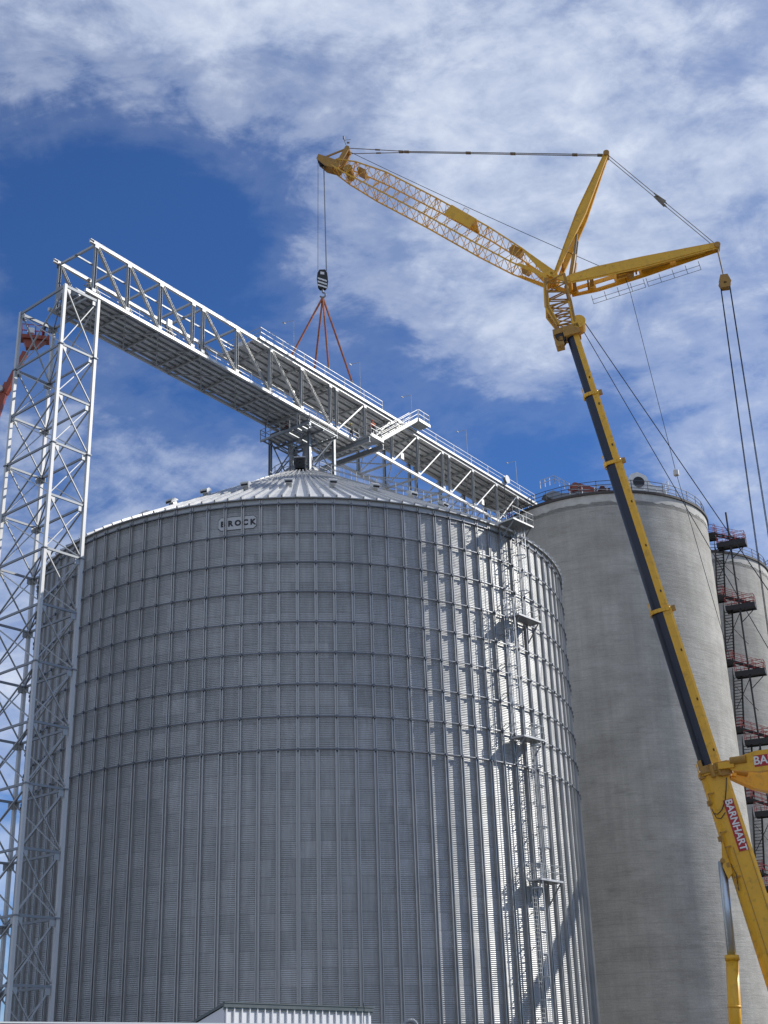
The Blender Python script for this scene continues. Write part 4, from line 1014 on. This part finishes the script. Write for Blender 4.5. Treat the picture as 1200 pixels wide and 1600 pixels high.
# ------------------------------------------------------------------ boom lift behind the tower
bl = thing('boom_lift', (-46, 99, GZ), 'orange red boom lift raised beside the top of the lattice tower', 'boom lift')
bc = Vector((-30.6, 101.0, 62.1))
LX = Vector((.97, .24, 0)).normalized(); LY = Vector((-LX.y, LX.x, 0))
mb = MB(); mb.box(bc + Z1 * .05, (2.5, 1.0, .12), (LX, LY, Z1))
for a in (-1.2, 1.2): mb.box(bc + LX * a + Z1 * .2, (.06, 1.0, .3), (LX, LY, Z1))
for b in (-.48, .48): mb.box(bc + LY * b + Z1 * .2, (2.4, .05, .3), (LX, LY, Z1))
mb.prism([bc - LX * 1.0 - Z1 * .02 - LY * .3, bc + LX * 1.0 - Z1 * .02 - LY * .3, bc + LX * .3 - Z1 * .7 - LY * .3, bc - LX * .7 - Z1 * .9 - LY * .3], LY * .6); bk = mb.build('basket', M['orange'], bl)
mb = MB(); q = [bc + LX * a + LY * b + Z1 * .1 for a, b in ((-1.2, -.5), (1.2, -.5), (1.2, .5), (-1.2, .5), (-1.2, -.5))]; railing(mb, q, 1.25, .6, .035, (1.0, .5)); mb.build('railing', M['red'], bk)
mb = MB(); mb.box(bc + LX * -.4 + LY * -.45 + Z1 * .75, (.6, .3, .5), (LX, LY, Z1)); mb.build('control_box', M['white'], bk)
e0 = bc + Vector((-.8, .2, -1.0)); e1_ = bc + Vector((-2.1, .5, -4.0)); 
mb = MB(); mb.beam(e0, e1_, .38, .45); mb.beam(e1_, e1_ + Vector((-.4, .1, -.9)), .5, .7); mb.build('jib_arm', M['orange'], bl)
e2_ = e1_ + Vector((-.4, .1, -.9)); e3_ = Vector((-44.5, 99.3, 2.0)); mb = MB(); mb.beam(e2_, e3_, .45, .55, w2=.8, h2=.95); mb.build('main_boom', M['orange'], bl)
mb = MB(); mb.tube(e2_ + Vector((-.3, -.5, .3)), e2_ + Vector((-.3, .5, .3)), .3, 10); mb.build('knuckle', M['galv_light'], bl)
mb = MB(); mb.box((-46, 99, GZ + 1.5), (5.5, 2.6, 1.3)); mb.box((-47.5, 99, GZ + 2.5), (2.5, 2.2, 1.2)); ch_ = mb.build('chassis', M['orange'], bl)
for a in (-2.0, 2.0):
    for b in (-1.4, 1.4):
        mb = MB(); mb.tube((-46 + a, 99 + b - .25, GZ + .75), (-46 + a, 99 + b + .25, GZ + .75), .75, 20); mb.build('wheel', M['rubber'], bl)

# ------------------------------------------------------------------ machinery on the concrete silo
SAx, SAy, SH = 27.73, 157.58, 64.95
cv = thing('head_house_conveyor', (27.0, 150.5, SH), 'cluster of grey conveyor housings with a red motor on top of the big concrete silo', 'conveyor')
E1 = Vector((.97, .1, 0)).normalized(); E2 = Vector((-E1.y, E1.x, 0)); O_ = Vector((26.3, 148.6, SH))
def S3(a, b, c): return O_ + E1 * a + E2 * b + Z1 * c
mb = MB(); mb.box(S3(0, 0, 1.05), (11.5, 1.6, .9), (E1, E2, Z1)); mb.box(S3(3.0, 0, .5), (5.5, 1.2, .5), (E1, E2, Z1)); mb.prism([S3(-6.8, -.7, 1.3), S3(-5.6, -.7, 1.9), S3(-3.5, -.7, 1.2), S3(-5.5, -.7, .55)], E2 * 1.4)
mb.prism([S3(-2.8, -.8, .2), S3(-2.8, -.8, 1.7), S3(-.5, -.8, 1.7), S3(.6, -.8, .2)], E2 * 1.6); mb.build('housing', M['galv_dull_shade'], cv)
mb = MB(); mb.prism([S3(-3.1, -.5, 1.9), S3(-3.4, -.5, 2.5), S3(-2.9, -.5, 3.0), S3(-2.2, -.5, 3.0), S3(0, -.5, 2.3), S3(0, -.5, 1.6)], E2 * 1.0); mb.tube(S3(-2.7, -.7, 2.5), S3(-2.7, .7, 2.5), .52, 18); mb.build('belt_guard', M['orange'], cv)
mb = MB(); mb.tube(S3(.6, -.9, 2.2), S3(.6, .9, 2.2), .34, 14); mb.box(S3(1.2, 0, 2.0), (1.0, .9, .8), (E1, E2, Z1)); mb.build('motor', M['redcloth'], cv)
mb = MB()
pr_ = [(3.8, 1.5), (3.8, 3.3), (4.4, 4.2), (5.3, 4.5), (6.3, 4.0), (6.8, 2.9), (8.6, 2.1), (8.6, 1.5)]
mb.prism([S3(a, -.75, c) for a, c in pr_], E2 * 1.5); mb.build('white_hood', M['white'], cv)
mb = MB(); mb.tube(S3(5.3, -.78, 3.1), S3(5.3, -.84, 3.1), .72, 20); mb.build('hood_opening', M['black'], cv)
mb = MB(); railing(mb, [S3(-7.2, -1.1, 1.9), S3(-5.4, -1.1, 2.6), S3(-3.6, -1.1, 1.6)], 1.1, .7, .04, (1, .6)); railing(mb, [S3(-3.6, -1.1, 1.2), S3(8.9, -1.1, 1.2)], 1.2, 1.6, .04); railing(mb, [S3(8.9, -1.1, 1.2), S3(8.9, 1.1, 1.2)], 2.0, 1.2, .04); mb.build('railing', M['galv_light'], cv)
mb = MB(); mb.beam(S3(3.0, -.9, 1.6), S3(9.2, -.9, .3), .5, .35); mb.beam(S3(7.0, -.2, .2), S3(10.0, -.2, 1.3), .4, .25); mb.build('chute', M['galv'], cv)
for px_, py_ in ((14.9, 154.2),):
    mb = MB(); b_ = Vector((px_ + .6, py_, SH)); mb.tube(b_, b_ + Vector((.3, 0, 1.9)), .06, 6); mb.tube(b_ + Vector((.9, 0, 0)), b_ + Vector((.4, 0, 1.9)), .06, 6); mb.tube(b_ + Vector((.3, 0, 1.9)), b_ + Vector((.9, 0, 1.6)), .05, 6); mb.tube(b_ + Vector((.1, 0, .8)), b_ + Vector((.75, 0, .8)), .04, 6)
    tag(mb.build('access_gate', M['red'], None), 'small red frame at the left end of the silo roof railing', 'gate')

# ------------------------------------------------------------------ zigzag stair tower
sx, sy = 44.0, 157.0
stt = thing('stair_tower', (sx, sy, GZ), 'black zigzag steel stair with red handrails between the two concrete silos', 'stair tower')
F1 = Vector((.92, -.39, 0)).normalized(); F2 = Vector((-F1.y, F1.x, 0))
def T3(a, b, z): return Vector((sx, sy, 0)) + F1 * a + F2 * b + Z1 * z
mb = MB()
for a, b in ((.45, -1.5), (-2.6, .9)): mb.tube(T3(a, b, GZ), T3(a, b, 62.5 if a != .45 else 66.6), .12, 8)
mb.build('mast_post', M['blacksteel'], stt)
def flight(p, q, wd, side, nm='flight'):
    p, q = Vector(p), Vector(q); n = max(5, int(abs(q.z - p.z) / .36)); mb = MB()
    for s_ in (-1, 1): mb.beam(p + side * wd / 2 * s_, q + side * wd / 2 * s_, .07, .22)
    h = (q - p); h.z = 0; h.normalize()
    for i in range(n): c = p.lerp(q, (i + .5) / n); mb.box(c, (.20, wd - .1, .05), (h, side, Z1))
    f = mb.build(nm, M['blacksteel'], stt); mb = MB()
    for s_ in (-1, 1): railing(mb, [p + side * wd / 2 * s_, q + side * wd / 2 * s_], 1.1, 1.3, .03, (1, .5))
    mb.build('handrail', M['red'] if abs(q.z - p.z) < 3 else M['blacksteel'], f); return f
def landing(c, da, db):
    mb = MB(); mb.box(c, (da, db, .14), (F1, F2, Z1))
    for s_ in (-1, 1): mb.box(c + F2 * (db / 2) * s_ + Z1 * .1, (da + .1, .09, .62), (F1, F2, Z1)); mb.box(c + F1 * (da / 2) * s_ + Z1 * .1, (.09, db, .62), (F1, F2, Z1))
    l_ = mb.build('landing', M['blacksteel'], stt); mb = MB()
    q = [c + F1 * a * da / 2 + F2 * b * db / 2 + Z1 * .15 for a, b in ((-1, -1), (1, -1), (1, 1), (-1, 1))]
    railing(mb, q, 1.35, 1.1, .032, (1, .66, .33)); mb.build('railing', M['red'], l_); return l_
z = 62.2; first = True
while z > 2:
    low = z; hi = z + 2.0
    landing(T3(.55, -.9, low), 3.5, 1.5)                # front landing
    landing(T3(-2.3, .2, hi), 1.9, 1.6)                # upper back landing
    flight(T3(-1.5, -.75, hi), T3(2.1, -1.0, low + .3), .9, F2)
    flight(T3(-1.05, -.9, low), T3(-1.9, .5, low - 6.5), 1.0, F1)
    mb = MB(); mb.beam(T3(2.1, -.9, low - .3), T3(.5, -1.4, low - 1.9), .1, .1); mb.beam(T3(-2.9, 1.0, hi - .4), T3(-3.4, 2.0, hi - 1.2), .12, .12); mb.tube(T3(.45, -1.5, low - .6), T3(-2.0, .9, low - 3.6), .05, 5); mb.tube(T3(-1.8, .6, low - .6), T3(.6, .6, low - 4.2), .05, 5); mb.build('knee_brace', M['blacksteel'], stt)
    z -= 8.5
mb = MB(); mb.beam(T3(-3.6, 1.6, GZ), T3(-3.6, 1.6, 61.0), .7, .35); mb.build('duct', M['galv'], stt)

# ------------------------------------------------------------------ low buildings in front
A0 = Vector((-7.54, 60, 0)); A1 = Vector((-1.42, 67.3, 0)); FD = (A1 - A0).normalized(); FN = Vector((-FD.y, FD.x, 0))  # FN points to the back-left
sh = thing('metal_building', A0.lerp(A1, .5) + Z1 * GZ, 'low building with white ribbed wall panels and grey green roof edge at the bottom', 'building')
L_ = (A1 - A0).length; dpth = 9.0; h1_, h2_ = 3.5, 3.5 - dpth * .33
mb = MB(); mb.prism([A0 + Z1 * GZ, A0 + Z1 * h1_, A0 + FN * dpth + Z1 * h2_, A0 + FN * dpth + Z1 * GZ], FD * L_); mb.build('wall', M['cladding'], sh)
mb = MB(); i = 0
while i * .46 < L_:
    c = A0 + FD * (i * .46 + .1) - FN * .03; mb.prism([c + Z1 * GZ - FD * .06, c + Z1 * GZ - FD * .03 - FN * .05, c + Z1 * GZ + FD * .03 - FN * .05, c + Z1 * GZ + FD * .06], Z1 * (h1_ - GZ - .02)); i += 1
mb.build('panel_rib', M['cladding'], sh)
mb = MB(); ov = .05
mb.prism([A0 - FD * ov - FN * ov + Z1 * (h1_ + .05), A0 - FD * ov - FN * ov + Z1 * (h1_ + .17), A0 - FD * ov + FN * (dpth + .3) + Z1 * (h2_ + .12), A0 - FD * ov + FN * (dpth + .3) + Z1 * (h2_)], FD * (L_ + 2 * ov))
rfx = mb.build('roof', M['trim'], sh)
mb = MB(); mb.box(A0.lerp(A1, .5) - FN * (ov + .03) + Z1 * (h1_ + .05), (L_ + 2 * ov + .1, .10, .15), (FD, FN, Z1)); mb.box(A0.lerp(A1, .5) - FN * (ov + .04) + Z1 * (h1_ + .165), (L_ + 2 * ov + .1, .14, .05), (FD, FN, Z1)); mb.box(A0.lerp(A1, .5) - FN * (ov - .01) + Z1 * (h1_ - .08), (L_ + 2 * ov, .06, .10), (FD, FN, Z1)); mb.build('gutter', M['trim'], rfx)
mb = MB(); c = A1 - FD * .9 - FN * .32; mb.path([c + Z1 * (h1_ + .35), c + Z1 * (h1_ + .1) + FD * .06, c + Z1 * (h1_ - .4), c + Z1 * (h1_ - 1.6) + FD * .1], .018, 5); mb.build('cable', M['black'], sh)
# long low trailer closest to the camera
Tr0 = Vector((-9.5, 22.9, 0)); Tr1 = Vector((.18, 31.25, 0)); TF = (Tr1 - Tr0).normalized(); TB = Vector((-TF.y, TF.x, 0))
tr = thing('site_trailer', Tr0.lerp(Tr1, .5) + Z1 * GZ, 'long dark plum trailer whose pale roof edge runs along the bottom left of the picture', 'trailer')
mb = MB(); Lt = (Tr1 - Tr0).length; ctr = Tr0.lerp(Tr1, .5) + TB * 1.2; mb.box(ctr + Z1 * ((1.30 + GZ + .8) / 2), (Lt, 2.4, 1.30 - GZ - .8), (TF, TB, Z1)); mb.build('body', M['darkbox'], tr)
mb = MB(); mb.box(ctr + Z1 * 1.315, (Lt + .08, 2.46, .028), (TF, TB, Z1)); mb.build('roof_trim', M['cladding'], tr)
mb = MB()
for i in range(14): mb.box(Tr0 + TF * (Lt * i / 13) + Z1 * .3 - TB * .01, (.05, .03, 1.9), (TF, TB, Z1))
mb.build('panel_joint', M['black'], tr)
for t in (.25, .32, .75):
    for b in (.3, 2.1):
        mb = MB(); c = Tr0.lerp(Tr1, t) + TB * b + Z1 * (GZ + .45); mb.tube(c - TB * .15, c + TB * .15, .45, 18); mb.build('wheel', M['rubber'], tr)
mb = MB(); pts = []
b_ = Vector((.05, 31.6, 1.2)); 
for i in range(19): a = PI - i * PI * 1.15 / 18; pts.append(b_ + Vector((.16 + .14 * math.cos(a), 0, .08 + .14 * math.sin(a))))
mb.path([b_ + Vector((.01, 0, -2.9))] + pts, .055, 10); tag(mb.build('gooseneck_vent', M['galv_dull_shade'], None, True), 'grey gooseneck pipe end peeking up at the bottom edge', 'pipe')
